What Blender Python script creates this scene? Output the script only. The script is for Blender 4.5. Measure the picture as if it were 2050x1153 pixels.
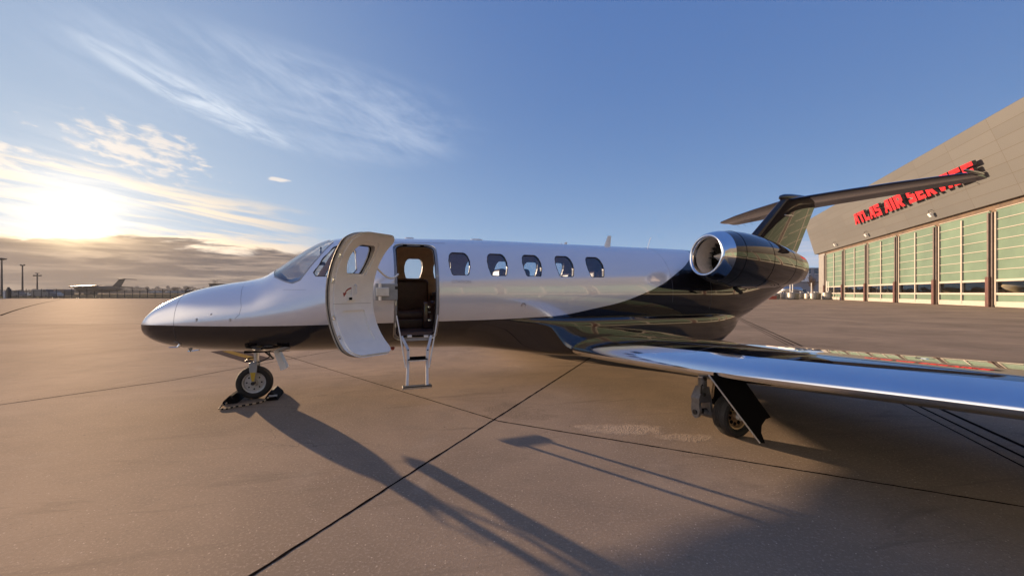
import bpy, bmesh, math, random
from mathutils import Vector, Matrix
random.seed(7)
R = math.radians
S = bpy.context.scene
COL = S.collection
for o in list(bpy.data.objects): bpy.data.objects.remove(o)

# ------------------------------------------------------------------ camera
HC = 1.35
cd = bpy.data.cameras.new('camera'); cam = bpy.data.objects.new('camera', cd); COL.objects.link(cam)
cam.location = (0, 0, HC); cam.rotation_euler = (R(90), 0, 0)
cd.sensor_width = 36; cd.lens = 36*800/2050; cd.shift_y = 9.5/2050
cd.clip_start = .05; cd.clip_end = 9000
S.camera = cam
S.render.resolution_x = 1024; S.render.resolution_y = 575

# ------------------------------------------------------------------ sun, sky, exposure
SUN_AZ, SUN_EL = -47.4, 7.0            # azimuth measured from +Y towards +X
sd = bpy.data.lights.new('sun', 'SUN'); sun = bpy.data.objects.new('sun', sd); COL.objects.link(sun)
sd.energy = 5.0; sd.angle = R(.5); sd.color = (1, .70, .44)
a, e = R(SUN_AZ), R(SUN_EL)
sdir = Vector((math.sin(a)*math.cos(e), math.cos(a)*math.cos(e), math.sin(e)))
sun.rotation_euler = (-sdir).to_track_quat('-Z', 'Y').to_euler()
sun.location = (-30, 30, 30)
S.view_settings.view_transform = 'Standard'; S.view_settings.look = 'None'
S.view_settings.exposure = 1.5; S.view_settings.gamma = 1
S.render.engine = 'CYCLES'
S.cycles.max_bounces = 8; S.cycles.transparent_max_bounces = 16

class NT:
    """small helper to write shader maths"""
    def __init__(s, t): s.t = t; s.n = t.nodes; s.l = t.links
    def put(s, sock, v):
        if isinstance(v, bpy.types.NodeSocket): s.l.new(v, sock)
        elif v is not None:
            if sock.type in ('RGBA',) and isinstance(v, tuple) and len(v) == 3: v = (*v, 1)
            sock.default_value = v
    def m(s, op, a, b=None, c=None, clamp=False):
        x = s.n.new('ShaderNodeMath'); x.operation = op; x.use_clamp = clamp
        for i, v in enumerate((a, b, c)):
            if v is not None: s.put(x.inputs[i], v)
        return x.outputs[0]
    def step(s, a, b, v):
        x = s.n.new('ShaderNodeMapRange'); x.interpolation_type = 'SMOOTHSTEP'
        s.put(x.inputs[0], v); x.inputs[1].default_value = a; x.inputs[2].default_value = b
        x.inputs[3].default_value = 0; x.inputs[4].default_value = 1
        return x.outputs[0]
    def lin(s, v, a, b, c, d):
        x = s.n.new('ShaderNodeMapRange'); s.put(x.inputs[0], v)
        for i, q in enumerate((a, b, c, d)): x.inputs[i+1].default_value = q
        return x.outputs[0]
    def mix(s, f, a, b, mode='MIX'):
        x = s.n.new('ShaderNodeMix'); x.data_type = 'RGBA'; x.blend_type = mode
        s.put(x.inputs[0], f); s.put(x.inputs[6], a); s.put(x.inputs[7], b)
        return x.outputs[2]
    def noise(s, vec, scale, detail=4, rough=.5, dist=0):
        x = s.n.new('ShaderNodeTexNoise'); s.put(x.inputs['Vector'], vec)
        x.inputs['Scale'].default_value = scale; x.inputs['Detail'].default_value = detail
        x.inputs['Roughness'].default_value = rough; x.inputs['Distortion'].default_value = dist
        return x.outputs[0]
    def xyz(s, x, y, z):
        c = s.n.new('ShaderNodeCombineXYZ')
        for i, v in enumerate((x, y, z)): s.put(c.inputs[i], v)
        return c.outputs[0]
    def sep(s, v):
        c = s.n.new('ShaderNodeSeparateXYZ'); s.put(c.inputs[0], v); return c.outputs
    def obj(s): return s.n.new('ShaderNodeTexCoord').outputs['Object']
    def geo(s): return s.n.new('ShaderNodeNewGeometry').outputs['Position']

w = bpy.data.worlds.new('World'); S.world = w; w.use_nodes = True
g = NT(w.node_tree); g.n.clear()
sky = g.n.new('ShaderNodeTexSky'); sky.sky_type = 'NISHITA'; sky.sun_disc = False
sky.sun_elevation = R(SUN_EL); sky.sun_rotation = R(SUN_AZ)
sky.air_density = 1.0; sky.dust_density = .6; sky.ozone_density = 2.0
dirv = g.n.new('ShaderNodeTexCoord').outputs['Generated']
X, Y, Z = g.sep(dirv)
az = g.m('MULTIPLY', g.m('ARCTAN2', X, Y), 57.2958)
el = g.m('MULTIPLY', g.m('ARCSINE', g.m('MINIMUM', g.m('MAXIMUM', Z, -1.0), 1.0)), 57.2958)
# angle to the sun
dt_ = g.n.new('ShaderNodeVectorMath'); dt_.operation = 'DOT_PRODUCT'
g.l.new(dirv, dt_.inputs[0]); dt_.inputs[1].default_value = sdir
ang = g.m('MULTIPLY', g.m('ARCCOSINE', g.m('MINIMUM', dt_.outputs['Value'], 1.0)), 57.2958)
def gauss(v, sg): return g.m('EXPONENT', g.m('MULTIPLY', g.m('POWER', g.m('DIVIDE', v, sg), 2.0), -1.0))
def ell(ca, ce, ra, re, rot=0.0):
    """soft ellipse mask value = normalised radius^2 around a direction"""
    da = g.m('SUBTRACT', az, ca); de = g.m('SUBTRACT', el, ce)
    c, s_ = math.cos(R(rot)), math.sin(R(rot))
    p = g.m('ADD', g.m('MULTIPLY', da, c), g.m('MULTIPLY', de, s_))
    q = g.m('ADD', g.m('MULTIPLY', da, -s_), g.m('MULTIPLY', de, c))
    return g.m('ADD', g.m('POWER', g.m('ABSOLUTE', g.m('DIVIDE', p, ra)), 2.0), g.m('POWER', g.m('ABSOLUTE', g.m('DIVIDE', q, re)), 2.0)), p, q
def soft(r2, a=1.0, b=0.0): return g.step(a, b, r2) if False else g.m('SUBTRACT', 1.0, g.step(b, a, r2))
base = g.mix(1.0, sky.outputs[0], (.13, .13, .13), 'MULTIPLY')
# clear blue away from the sun, paler towards the horizon
SKYNAT = .55
elc = g.m('MAXIMUM', el, 0.0)
hor = g.m('EXPONENT', g.m('DIVIDE', elc, -13.0))
blue = g.mix(hor, (.048, .118, .325), (.20, .375, .575))
base = g.mix(.92, base, blue)
# large bright veil round the sun
veil = gauss(ang, 30.0)
base = g.mix(g.m('MULTIPLY', veil, .6), base, (.44, .53, .60))
# 1 high cirrus streak
r2, p, q = ell(-28, 22.5, 27, 7.0, -2)
cn = g.noise(g.xyz(g.m('MULTIPLY', p, .055), g.m('MULTIPLY', g.m('ADD', q, g.m('MULTIPLY', p, .18)), .26), 3.0), 1.0, 10, .62, .9)
cn2 = g.noise(g.xyz(g.m('MULTIPLY', p, .3), g.m('MULTIPLY', g.m('ADD', q, g.m('MULTIPLY', p, .45)), .9), 9.0), 1.0, 6, .65, .4)
ci = g.m('MULTIPLY', soft(r2, 1.0, .1), g.step(.36, .72, g.m('ADD', g.m('MULTIPLY', cn, .75), g.m('MULTIPLY', cn2, .25))))
base = g.mix(g.m('MULTIPLY', ci, .5), base, (.50, .57, .68))
r2, p, q = ell(-38, 20.6, 12, 1.7, -17)
ci = g.m('MULTIPLY', soft(r2, 1.0, 0.0), g.step(.35, .66, g.noise(g.xyz(g.m('MULTIPLY', p, .16), g.m('MULTIPLY', q, .8), 4.0), 1.0, 9, .62, .6)))
base = g.mix(g.m('MULTIPLY', ci, .6), base, (.72, .76, .80))
# 2 small puffs
for ca, ce, ra, re, rot, th in ((-43, 14.6, 7.6, 3.2, -8, .56), (-55, 12.2, 6.5, 2.2, -5, .54), (-30.0, 13.7, 1.6, .35, 0, .52)):
    r2, p, q = ell(ca, ce, ra, re, rot)
    n = g.noise(g.xyz(g.m('MULTIPLY', az, .42), g.m('MULTIPLY', g.m('ADD', el, g.m('MULTIPLY', az, .12)), 1.15), 1.0), 1.0, 10, .6, .3)
    k = g.step(th-.08, th+.13, g.m('SUBTRACT', g.m('ADD', n, .12), g.m('MULTIPLY', r2, .22)))
    base = g.mix(g.m('MULTIPLY', k, .75), base, (.74, .66, .58))
# 3 streaky layer above the bank, lit from behind
hx = g.m('ADD', el, g.m('MULTIPLY', g.m('ADD', az, 40.0), .09))
sn = g.noise(g.xyz(g.m('MULTIPLY', az, .055), g.m('MULTIPLY', hx, .62), 7.0), 1.0, 9, .6, .5)
win = g.m('MULTIPLY', soft(g.m('POWER', g.m('ABSOLUTE', g.m('DIVIDE', g.m('SUBTRACT', hx, 8.0), 4.3)), 2.0), 1.0, .15),
          g.m('SUBTRACT', 1.0, g.step(-34, -21, az)))
k = g.m('MULTIPLY', win, g.step(.47, .62, sn))
nearsun = gauss(ang, 17.0)
stc = g.mix(nearsun, (.50, .45, .40), (.95, .78, .56))
base = g.mix(g.m('MULTIPLY', k, .88), base, stc)
# 4 dark bank near the horizon
bn = g.noise(g.xyz(g.m('MULTIPLY', az, .075), g.m('MULTIPLY', el, .42), 2.0), 1.0, 10, .6, .35)
topel = g.m('ADD', 5.3, g.m('MULTIPLY', g.m('SUBTRACT', bn, .5), 6.5))
rim_ = g.m('SUBTRACT', 1.0, g.step(0, .9, g.m('ABSOLUTE', g.m('SUBTRACT', g.m('SUBTRACT', el, topel), .25))))
base = g.mix(g.m('MULTIPLY', g.m('MULTIPLY', rim_, g.m('SUBTRACT', 1.0, g.step(-32, -20, az))), .75), base, g.mix(nearsun, (.52, .46, .40), (1.3, .95, .58)))
bk = g.m('SUBTRACT', 1.0, g.step(-.25, .35, g.m('SUBTRACT', el, topel)))
bk = g.m('MULTIPLY', bk, g.m('SUBTRACT', 1.0, g.step(-29, -23, g.m('ADD', az, g.m('MULTIPLY', g.m('SUBTRACT', bn, .5), 14.0)))))
bk = g.m('MULTIPLY', bk, g.step(-120, -80, az))
bn2 = g.noise(g.xyz(g.m('MULTIPLY', az, .14), g.m('MULTIPLY', el, 1.5), 5.0), 1.0, 9, .6, .4)
lowh = g.m('EXPONENT', g.m('DIVIDE', elc, -2.2))
bc = g.mix(g.step(.42, .66, bn2), (.046, .047, .060), (.31, .24, .19))
bc = g.mix(g.m('MULTIPLY', lowh, .45), bc, (.17, .15, .14))
bc = g.mix(g.m('MULTIPLY', gauss(ang, 8.0), .45), bc, (.42, .28, .16))
base = g.mix(bk, base, bc)
# thin grey cloud near the right horizon and round the back
r2, p, q = ell(42, 4.0, 14, 3.6, 0)
n = g.noise(g.xyz(g.m('MULTIPLY', az, .08), g.m('MULTIPLY', el, .9), 12.0), 1.0, 8, .55, .3)
k = g.m('MULTIPLY', soft(r2, 1.0, .2), g.step(.42, .6, n))
base = g.mix(g.m('MULTIPLY', k, .65), base, (.40, .42, .50))
# glare round the sun, shining through the cloud
upper = g.step(2.6, 5.6, g.m('ADD', el, g.m('MULTIPLY', g.m('SUBTRACT', bn2, .5), 2.6)))
gl = g.mix(1.0, (3.4, 2.5, 1.35), (0, 0, 0)); 
def expf(v, k_): return g.m('EXPONENT', g.m('DIVIDE', v, -k_))
glow = g.m('ADD', g.m('MULTIPLY', gauss(ang, 1.6), .9), g.m('MULTIPLY', expf(ang, 2.6), .62))
brk = g.noise(g.xyz(g.m('MULTIPLY', az, .10), g.m('MULTIPLY', hx, .95), 21.0), 1.0, 8, .6, .5)
glow = g.m('MULTIPLY', glow, g.lin(brk, .35, .65, .45, 1.25))
glow = g.m('MULTIPLY', glow, g.m('ADD', g.m('MULTIPLY', upper, .95), .05))
glc = g.n.new('ShaderNodeVectorMath'); glc.operation = 'SCALE'; glc.inputs[0].default_value = (2.4, 1.8, 1.05); g.l.new(glow, glc.inputs[3])
base = g.mix(1.0, base, glc.outputs[0], 'ADD')
# bright warm patch added to the unseen sky behind left, fills the jet's shaded side
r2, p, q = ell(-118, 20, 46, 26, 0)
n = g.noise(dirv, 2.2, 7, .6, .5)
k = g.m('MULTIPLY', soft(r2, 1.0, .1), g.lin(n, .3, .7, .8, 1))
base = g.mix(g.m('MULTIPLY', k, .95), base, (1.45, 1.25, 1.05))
# below the horizon
base = g.mix(g.step(-.6, 0, el), (.22, .18, .15), base)
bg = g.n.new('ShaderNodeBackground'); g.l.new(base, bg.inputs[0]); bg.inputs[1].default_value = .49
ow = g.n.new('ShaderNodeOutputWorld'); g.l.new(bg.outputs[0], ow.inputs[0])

# ------------------------------------------------------------------ materials
def mat(name, col=(.5, .5, .5), rough=.5, metal=0, coat=0, spec=.5, ior=None, var=0, vscale=6, bump=0, bscale=60, emit=None):
    m = bpy.data.materials.new(name); m.use_nodes = True
    t = NT(m.node_tree); b = t.n['Principled BSDF']
    b.inputs['Base Color'].default_value = (*col, 1); b.inputs['Roughness'].default_value = rough
    b.inputs['Metallic'].default_value = metal; b.inputs['Coat Weight'].default_value = coat
    b.inputs['Coat Roughness'].default_value = .02
    b.inputs['Specular IOR Level'].default_value = spec
    if ior: b.inputs['IOR'].default_value = ior
    if var:
        n = t.noise(t.obj(), vscale, 6, .6)
        c = t.mix(t.lin(n, .3, .7, 0, 1), tuple(x*(1-var) for x in col), tuple(min(1, x*(1+var)) for x in col))
        t.l.new(c, b.inputs['Base Color'])
        t.l.new(t.lin(n, .2, .8, max(.02, rough*(1-var)), min(1, rough*(1+var))), b.inputs['Roughness'])
    if bump:
        bp = t.n.new('ShaderNodeBump'); bp.inputs['Strength'].default_value = bump; bp.inputs['Distance'].default_value = .01
        t.l.new(t.noise(t.obj(), bscale, 5, .6), bp.inputs['Height']); t.l.new(bp.outputs[0], b.inputs['Normal'])
    return m
def glass(name, tint=(.8, .85, .9), ior=1.45, rough=0.0):
    m = bpy.data.materials.new(name); m.use_nodes = True; t = NT(m.node_tree); t.n.clear()
    tr = t.n.new('ShaderNodeBsdfTransparent'); tr.inputs[0].default_value = (*tint, 1)
    gs = t.n.new('ShaderNodeBsdfGlossy'); gs.inputs['Roughness'].default_value = rough
    gn = t.n.new('ShaderNodeNewGeometry'); dp_ = t.n.new('ShaderNodeVectorMath'); dp_.operation = 'DOT_PRODUCT'
    t.l.new(gn.outputs['Normal'], dp_.inputs[0]); t.l.new(gn.outputs['Incoming'], dp_.inputs[1])
    f0 = ((ior-1)/(ior+1))**2
    sch = t.m('ADD', t.m('MULTIPLY', t.m('POWER', t.m('SUBTRACT', 1.0, t.m('ABSOLUTE', dp_.outputs['Value']), clamp=True), 5.0), 1-f0), f0)
    mx = t.n.new('ShaderNodeMixShader'); t.l.new(sch, mx.inputs[0]); t.l.new(tr.outputs[0], mx.inputs[1]); t.l.new(gs.outputs[0], mx.inputs[2])
    o = t.n.new('ShaderNodeOutputMaterial'); t.l.new(mx.outputs[0], o.inputs[0]); return m
M = {}
M['black_paint'] = mat('black_paint', (.012, .010, .012), .05, 0, 1, .3, 1.6)
M['black_paint'].node_tree.nodes['Principled BSDF'].inputs['Coat IOR'].default_value = 1.72
M['steel'] = mat('polished_metal', (.82, .84, .88), .09, 1, var=.04, vscale=3)
M['alu'] = mat('brushed_metal', (.55, .55, .56), .32, 1, var=.12, vscale=14)
M['grey'] = mat('grey_paint', (.33, .34, .36), .42, .2, var=.12, vscale=20)
M['gear'] = mat('gear_enamel', (.17, .165, .165), .35, .35, var=.25, vscale=25)
M['pale'] = mat('pale_metal_paint', (.68, .67, .66), .34, .25, var=.08, vscale=20)
M['dark'] = mat('dark_metal', (.03, .028, .027), .5, .3, var=.3, vscale=20)
M['seal'] = mat('door_seal', (.30, .26, .21), .6, 0, var=.15, vscale=25)
M['cream'] = mat('cream_trim', (.93, .88, .80), .45, 0, var=.04, vscale=8)
M['tan'] = mat('tan_lining', (.62, .47, .33), .75, 0, var=.12, vscale=9, bump=.2, bscale=90)
M['leather'] = mat('brown_leather', (.055, .026, .018), .42, 0, var=.25, vscale=12, bump=.25, bscale=120)
M['wood'] = mat('dark_gloss_wood', (.06, .03, .022), .15, 0, .8, var=.3, vscale=10)
M['rubber'] = mat('tyre_rubber', (.020, .017, .015), .75, 0, var=.3, vscale=30, bump=.3, bscale=80)
M['rim'] = mat('wheel_paint', (.50, .47, .44), .4, .3, var=.15, vscale=25)
M['rimgold'] = mat('gold_wheel_paint', (.40, .26, .15), .4, .5, var=.15, vscale=25)
M['white'] = mat('white_plastic', (.78, .76, .74), .35, 0, var=.04, vscale=15)
M['yellow'] = mat('yellow_mark', (.55, .36, .03), .5)
M['red'] = mat('red_letters', (.55, .010, .016), .35, 0, .3, var=.05)
M['redmark'] = mat('red_mark', (.32, .05, .04), .5)
M['blackm'] = mat('matt_black', (.006, .005, .005), .8, spec=.08)
M['charcoal'] = mat('dark_side', (.05, .045, .045), .5)
M['glass'] = glass('cabin_glass', (.80, .85, .92), 2.6)
M['wglass'] = glass('windscreen_glass', (.93, .95, .97), 2.3)
M['hglass'] = glass('hangar_glass', (.86, .84, .80), 1.28)
M['line'] = mat('panel_gap', (.10, .10, .12), .6)

def paint_mat():
    m = bpy.data.materials.new('two_tone_paint'); m.use_nodes = True
    t = NT(m.node_tree); b = t.n['Principled BSDF']
    x, y, z = t.sep(t.obj())
    fc = t.n.new('ShaderNodeFloatCurve'); cv = fc.mapping.curves[0]
    pts = [(-1.2, .985), (-.86, .982), (0, .966), (1.15, .968), (2.27, .978), (3.06, .987), (3.6, 1.004), (3.97, 1.022),
           (4.5, 1.112), (4.97, 1.206), (5.33, 1.319), (5.71, 1.468), (6.05, 1.649), (6.41, 1.853), (6.8, 2.15), (7.1, 2.6), (10.5, 2.9)]
    while len(cv.points) < len(pts): cv.points.new(.5, .5)
    for p_, (a_, c_) in zip(cv.points, pts): p_.location = ((a_+1.2)/12, c_/3); p_.handle_type = 'AUTO'
    fc.mapping.update()
    t.l.new(t.lin(x, -1.2, 10.8, 0, 1), fc.inputs[1])
    zb_ = t.m('MULTIPLY', fc.outputs[0], 3.0)
    k = t.step(-.002, .002, t.m('SUBTRACT', z, zb_))
    n = t.noise(t.obj(), 2.5, 4, .5)
    wc = t.mix(n, (.80, .80, .84), (.85, .85, .88))
    t.l.new(t.mix(k, (.012, .010, .012), wc), b.inputs['Base Color'])
    t.l.new(t.m('MULTIPLY', k, .30), b.inputs['Metallic'])
    t.l.new(t.lin(k, 0, 1, .05, .24), b.inputs['Roughness'])
    b.inputs['Coat Weight'].default_value = 1; b.inputs['Coat Roughness'].default_value = .015
    t.l.new(t.lin(k, 0, 1, 1.62, 2.0), b.inputs['Coat IOR'])
    b.inputs['Specular IOR Level'].default_value = .3
    return m
M['paint'] = paint_mat()
M['tail_paint'] = mat('brown_black_paint', (.016, .012, .011), .07, 0, 1, .2, 1.5)
M['tail_paint'].node_tree.nodes['Principled BSDF'].inputs['Coat IOR'].default_value = 1.5

# ------------------------------------------------------------------ mesh helpers
class MB:
    def __init__(s): s.v = []; s.f = []; s.mi = []
    def add(s, vs, fs, mi=0):
        o = len(s.v); s.v += [Vector(v) for v in vs]; s.f += [tuple(i+o for i in f) for f in fs]; s.mi += [mi]*len(fs)
        return s
    def box(s, c, size, rot=None, mi=0, bev=0):
        hx, hy, hz = [q/2 for q in size]; c = Vector(c)
        if bev:
            bm = bmesh.new(); bmesh.ops.create_cube(bm, size=1)
            for v in bm.verts: v.co = Vector((v.co.x*size[0], v.co.y*size[1], v.co.z*size[2]))
            bmesh.ops.bevel(bm, geom=bm.edges[:], offset=bev, segments=3, affect='EDGES', profile=.5)
            bm.verts.index_update()
            vs = [v.co.copy() for v in bm.verts]; fs = [tuple(v.index for v in f.verts) for f in bm.faces]; bm.free()
        else:
            vs = [Vector((x, y, z)) for x in (-hx, hx) for y in (-hy, hy) for z in (-hz, hz)]
            fs = [(0, 1, 3, 2), (4, 6, 7, 5), (0, 4, 5, 1), (2, 3, 7, 6), (0, 2, 6, 4), (1, 5, 7, 3)]
        if rot is not None: vs = [rot @ v for v in vs]
        return s.add([c+v for v in vs], fs, mi)
    def rings(s, rs, cap=True, mi=0, close=False):
        n = len(rs[0]); vs = [p for r in rs for p in r]; fs = []
        m_ = len(rs)
        for i in range(m_ if close else m_-1):
            for j in range(n):
                a_, b_ = i*n+j, i*n+(j+1) % n; c_, d_ = ((i+1) % m_)*n+(j+1) % n, ((i+1) % m_)*n+j
                fs.append((a_, b_, c_, d_))
        if cap and not close: fs.append(tuple(range(n-1, -1, -1))); fs.append(tuple((m_-1)*n+j for j in range(n)))
        return s.add(vs, fs, mi)
    def cyl(s, p0, p1, r0, r1=None, n=16, mi=0, cap=True):
        r1 = r0 if r1 is None else r1; p0 = Vector(p0); p1 = Vector(p1); d = (p1-p0).normalized()
        u = d.orthogonal().normalized(); w_ = d.cross(u)
        return s.rings([[p+(u*math.cos(2*math.pi*j/n)+w_*math.sin(2*math.pi*j/n))*r for j in range(n)] for p, r in ((p0, r0), (p1, r1))], cap, mi)
    def lathe(s, c, axis, prof, n=32, mi=0, close=False):
        """prof: (distance along axis, radius)"""
        c = Vector(c); d = Vector(axis).normalized(); u = d.orthogonal().normalized(); w_ = d.cross(u)
        return s.rings([[c+d*h+(u*math.cos(2*math.pi*j/n)+w_*math.sin(2*math.pi*j/n))*r for j in range(n)] for h, r in prof], False, mi, close)
    def tube(s, pts, r, n=8, mi=0, cap=True, closed=False):
        pts = [Vector(p) for p in pts]; rs = []
        m_ = len(pts); pu = None
        for i, p in enumerate(pts):
            a_ = pts[(i-1) % m_] if (closed or i > 0) else p; b_ = pts[(i+1) % m_] if (closed or i < m_-1) else p
            d = (b_-a_).normalized()
            u = (pu - d*pu.dot(d)) if pu is not None else d.orthogonal()
            u.normalize(); pu = u; w_ = d.cross(u); rr = r[i] if isinstance(r, (list, tuple)) else r
            rs.append([p+(u*math.cos(2*math.pi*j/n)+w_*math.sin(2*math.pi*j/n))*rr for j in range(n)])
        return s.rings(rs, cap, mi, closed)
    def prism(s, poly, ext, mi=0):
        n = len(poly); a_ = [Vector(p) for p in poly]; ex = Vector(ext)
        vs = a_+[p+ex for p in a_]
        fs = [tuple(range(n-1, -1, -1)), tuple(range(n, 2*n))]+[(i, (i+1) % n, n+(i+1) % n, n+i) for i in range(n)]
        return s.add(vs, fs, mi)
    def build(s, name, mats, parent=None, smooth=None, fix=True):
        me = bpy.data.meshes.new(name); me.from_pydata(s.v, [], s.f)
        if not isinstance(mats, (list, tuple)): mats = [mats]
        for m_ in mats: me.materials.append(m_)
        for p, i in zip(me.polygons, s.mi): p.material_index = i
        if fix:
            bm = bmesh.new(); bm.from_mesh(me); bmesh.ops.recalc_face_normals(bm, faces=bm.faces[:]); bm.to_mesh(me); bm.free()
        me.update()
        if smooth is not None:
            me.polygons.foreach_set('use_smooth', [True]*len(me.polygons))
            me.set_sharp_from_angle(angle=R(smooth))
        o = bpy.data.objects.new(name, me); COL.objects.link(o)
        if parent: o.parent = parent
        return o
def empty(name, label, cat, loc=(0, 0, 0), rz=0, group=None):
    o = bpy.data.objects.new(name, None); COL.objects.link(o); o.location = loc; o.rotation_euler = (0, 0, rz)
    o.empty_display_size = .2
    return tag(o, label, cat, group)
def tag(o, label, cat, group=None):
    o['label'] = label; o['category'] = cat
    if group: o['group'] = group
    return o
def struct(o): o['kind'] = 'structure'; return o
def copy_tree(o, parent=None):
    c = o.copy(); COL.objects.link(c); c.parent = parent
    for ch in list(o.children): copy_tree(ch, c)
    return c
def G(px, py):
    """ground point of the place seen at a photo pixel"""
    y = 800*HC/(py-586); return Vector(((px-1025)/800*y, y, 0))
def pchip(tab):
    xs = [a_ for a_, _ in tab]; ys = [b_ for _, b_ in tab]; n = len(xs)
    h = [xs[i+1]-xs[i] for i in range(n-1)]; d = [(ys[i+1]-ys[i])/h[i] for i in range(n-1)]
    m_ = [d[0]]
    for i in range(1, n-1):
        if d[i-1]*d[i] <= 0: m_.append(0)
        else:
            w1 = 2*h[i]+h[i-1]; w2 = h[i]+2*h[i-1]; m_.append((w1+w2)/(w1/d[i-1]+w2/d[i]))
    m_.append(d[-1])
    def f(x):
        if x <= xs[0]: return ys[0]
        if x >= xs[-1]: return ys[-1]
        i = 0
        while x > xs[i+1]: i += 1
        s_ = (x-xs[i])/h[i]
        return ((1+2*s_)*(1-s_)**2*ys[i] + s_*(1-s_)**2*h[i]*m_[i] + s_*s_*(3-2*s_)*ys[i+1] + s_*s_*(s_-1)*h[i]*m_[i+1])
    return f

# ------------------------------------------------------------------ ground
def sheen(t, b, f, rough):
    gl_ = t.n.new('ShaderNodeBsdfGlossy'); gl_.inputs[0].default_value = (1, .92, .82, 1); gl_.inputs['Roughness'].default_value = rough
    mx_ = t.n.new('ShaderNodeMixShader'); mx_.inputs[0].default_value = f
    o_ = next(n for n in t.n if n.type == 'OUTPUT_MATERIAL')
    t.l.new(b.outputs[0], mx_.inputs[1]); t.l.new(gl_.outputs[0], mx_.inputs[2]); t.l.new(mx_.outputs[0], o_.inputs[0])
def ground_mat():
    G = lambda px, py: Vector(((px-1025)/(py-586)*HC, 800*HC/(py-586), 0))
    m = bpy.data.materials.new('apron_concrete'); m.use_nodes = True
    t = NT(m.node_tree); b = t.n['Principled BSDF']; P = t.geo(); x, y, z = t.sep(P)
    big = t.noise(P, .35, 6, .6, .4); mid = t.noise(P, 2.2, 7, .62, .3); fine = t.noise(P, 55, 4, .7); gr = t.noise(P, 260, 3, .6)
    stretched = t.noise(t.xyz(t.m('MULTIPLY', t.m('ADD', x, t.m('MULTIPLY', y, -.35)), .25), t.m('MULTIPLY', t.m('ADD', y, t.m('MULTIPLY', x, .35)), 1.4), 0.0), 1.0, 6, .6, .5)
    c = t.mix(t.lin(big, .34, .66, 0, 1), (.145, .104, .072), (.305, .220, .150))
    c = t.mix(t.m('MULTIPLY', t.step(.45, .72, mid), .45), c, (.150, .112, .084))
    c = t.mix(t.m('MULTIPLY', t.step(.5, .75, stretched), .45), c, (.130, .098, .076))
    c = t.mix(t.m('MULTIPLY', t.step(.5, .68, fine), .6), c, (.38, .30, .23))
    c = t.mix(t.m('MULTIPLY', t.step(.50, .30, gr), 0.0), c, c)
    c = t.mix(t.m('MULTIPLY', t.m('SUBTRACT', 1.0, t.step(.32, .5, gr)), .6), c, (.075, .052, .04))
    # worn rough patches
    def blob(cx, cy, rx, ry, ph):
        nn = t.m('MULTIPLY', t.m('SUBTRACT', t.noise(t.xyz(x, y, ph), 4.0, 8, .68), .5), 5.5)
        r = t.m('ADD', t.m('POWER', t.m('DIVIDE', t.m('SUBTRACT', x, cx), rx), 2.0), t.m('POWER', t.m('DIVIDE', t.m('SUBTRACT', y, cy), ry), 2.0))
        return t.m('SUBTRACT', 1.0, t.step(.35, 1.25, t.m('ADD', r, nn)))
    worn = t.m('MAXIMUM', blob(1.08, 3.98, .42, .16, 1.0), t.m('MULTIPLY', blob(1.62, 3.74, .30, .10, 2.0), .7))
    peb = t.n.new('ShaderNodeTexVoronoi'); t.l.new(P, peb.inputs['Vector']); peb.inputs['Scale'].default_value = 75
    wc = t.mix(t.lin(peb.outputs['Distance'], 0, .6, 0, 1), (.50, .40, .31), (.25, .19, .14))
    c = t.mix(worn, c, wc)
    stain = t.m('MAXIMUM', blob(-.05, 4.6, .35, .28, 3.0), blob(.25, 4.35, .32, .12, 5.0))
    stain = t.m('MULTIPLY', stain, t.step(.45, .6, fine))
    c = t.mix(t.m('MULTIPLY', stain, .7), c, (.05, .035, .026))
    def side(pa, pb):
        d = (pb-pa).normalized(); return t.m('GREATER_THAN', t.m('ADD', t.m('MULTIPLY', t.m('SUBTRACT', x, pa.x), -d.y), t.m('MULTIPLY', t.m('SUBTRACT', y, pa.y), d.x)), 0.0)
    s1 = side(G(500, 1153), G(1180, 717)); s2 = side(G(1000, 843), G(2050, 1014)); s3 = side(G(0, 810), G(790, 680))
    tone = t.m('ADD', t.m('MULTIPLY', s1, .5), t.m('MULTIPLY', s2, .3)); tone = t.m('ADD', tone, t.m('MULTIPLY', s3, .35))
    c = t.mix(t.m('MULTIPLY', tone, .55), t.mix(1.0, c, (.90, .93, .97), 'MULTIPLY'), t.mix(1.0, c, (1.12, 1.06, .98), 'MULTIPLY'))
    ag = t.n.new('ShaderNodeTexVoronoi'); t.l.new(P, ag.inputs['Vector']); ag.inputs['Scale'].default_value = 42
    sx, sy, sz = t.sep(ag.outputs['Color'])
    c = t.mix(t.m('MULTIPLY', t.m('MULTIPLY', t.m('SUBTRACT', 1.0, t.step(.08, .22, ag.outputs['Distance'])), t.m('GREATER_THAN', sx, .86)), .75), c, (.62, .52, .42))
    c = t.mix(t.m('MULTIPLY', t.m('MULTIPLY', t.m('SUBTRACT', 1.0, t.step(.10, .26, ag.outputs['Distance'])), t.m('LESS_THAN', sx, .10)), .6), c, (.05, .036, .028))
    c = t.mix(t.m('MULTIPLY', t.step(.55, .72, t.noise(P, 1.1, 8, .7, .8)), .35), c, (.31, .25, .195))
    # dark tyre scuffs and drips
    sc = t.noise(t.xyz(t.m('MULTIPLY', t.m('ADD', x, t.m('MULTIPLY', y, .5)), .5), t.m('MULTIPLY', t.m('ADD', y, t.m('MULTIPLY', x, -.25)), 3.2), 4.0), 1.0, 8, .7, 1.2)
    c = t.mix(t.m('MULTIPLY', t.step(.54, .72, sc), .55), c, (.085, .06, .045))
    sp_ = t.n.new('ShaderNodeTexVoronoi'); t.l.new(P, sp_.inputs['Vector']); sp_.inputs['Scale'].default_value = 2.3
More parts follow.
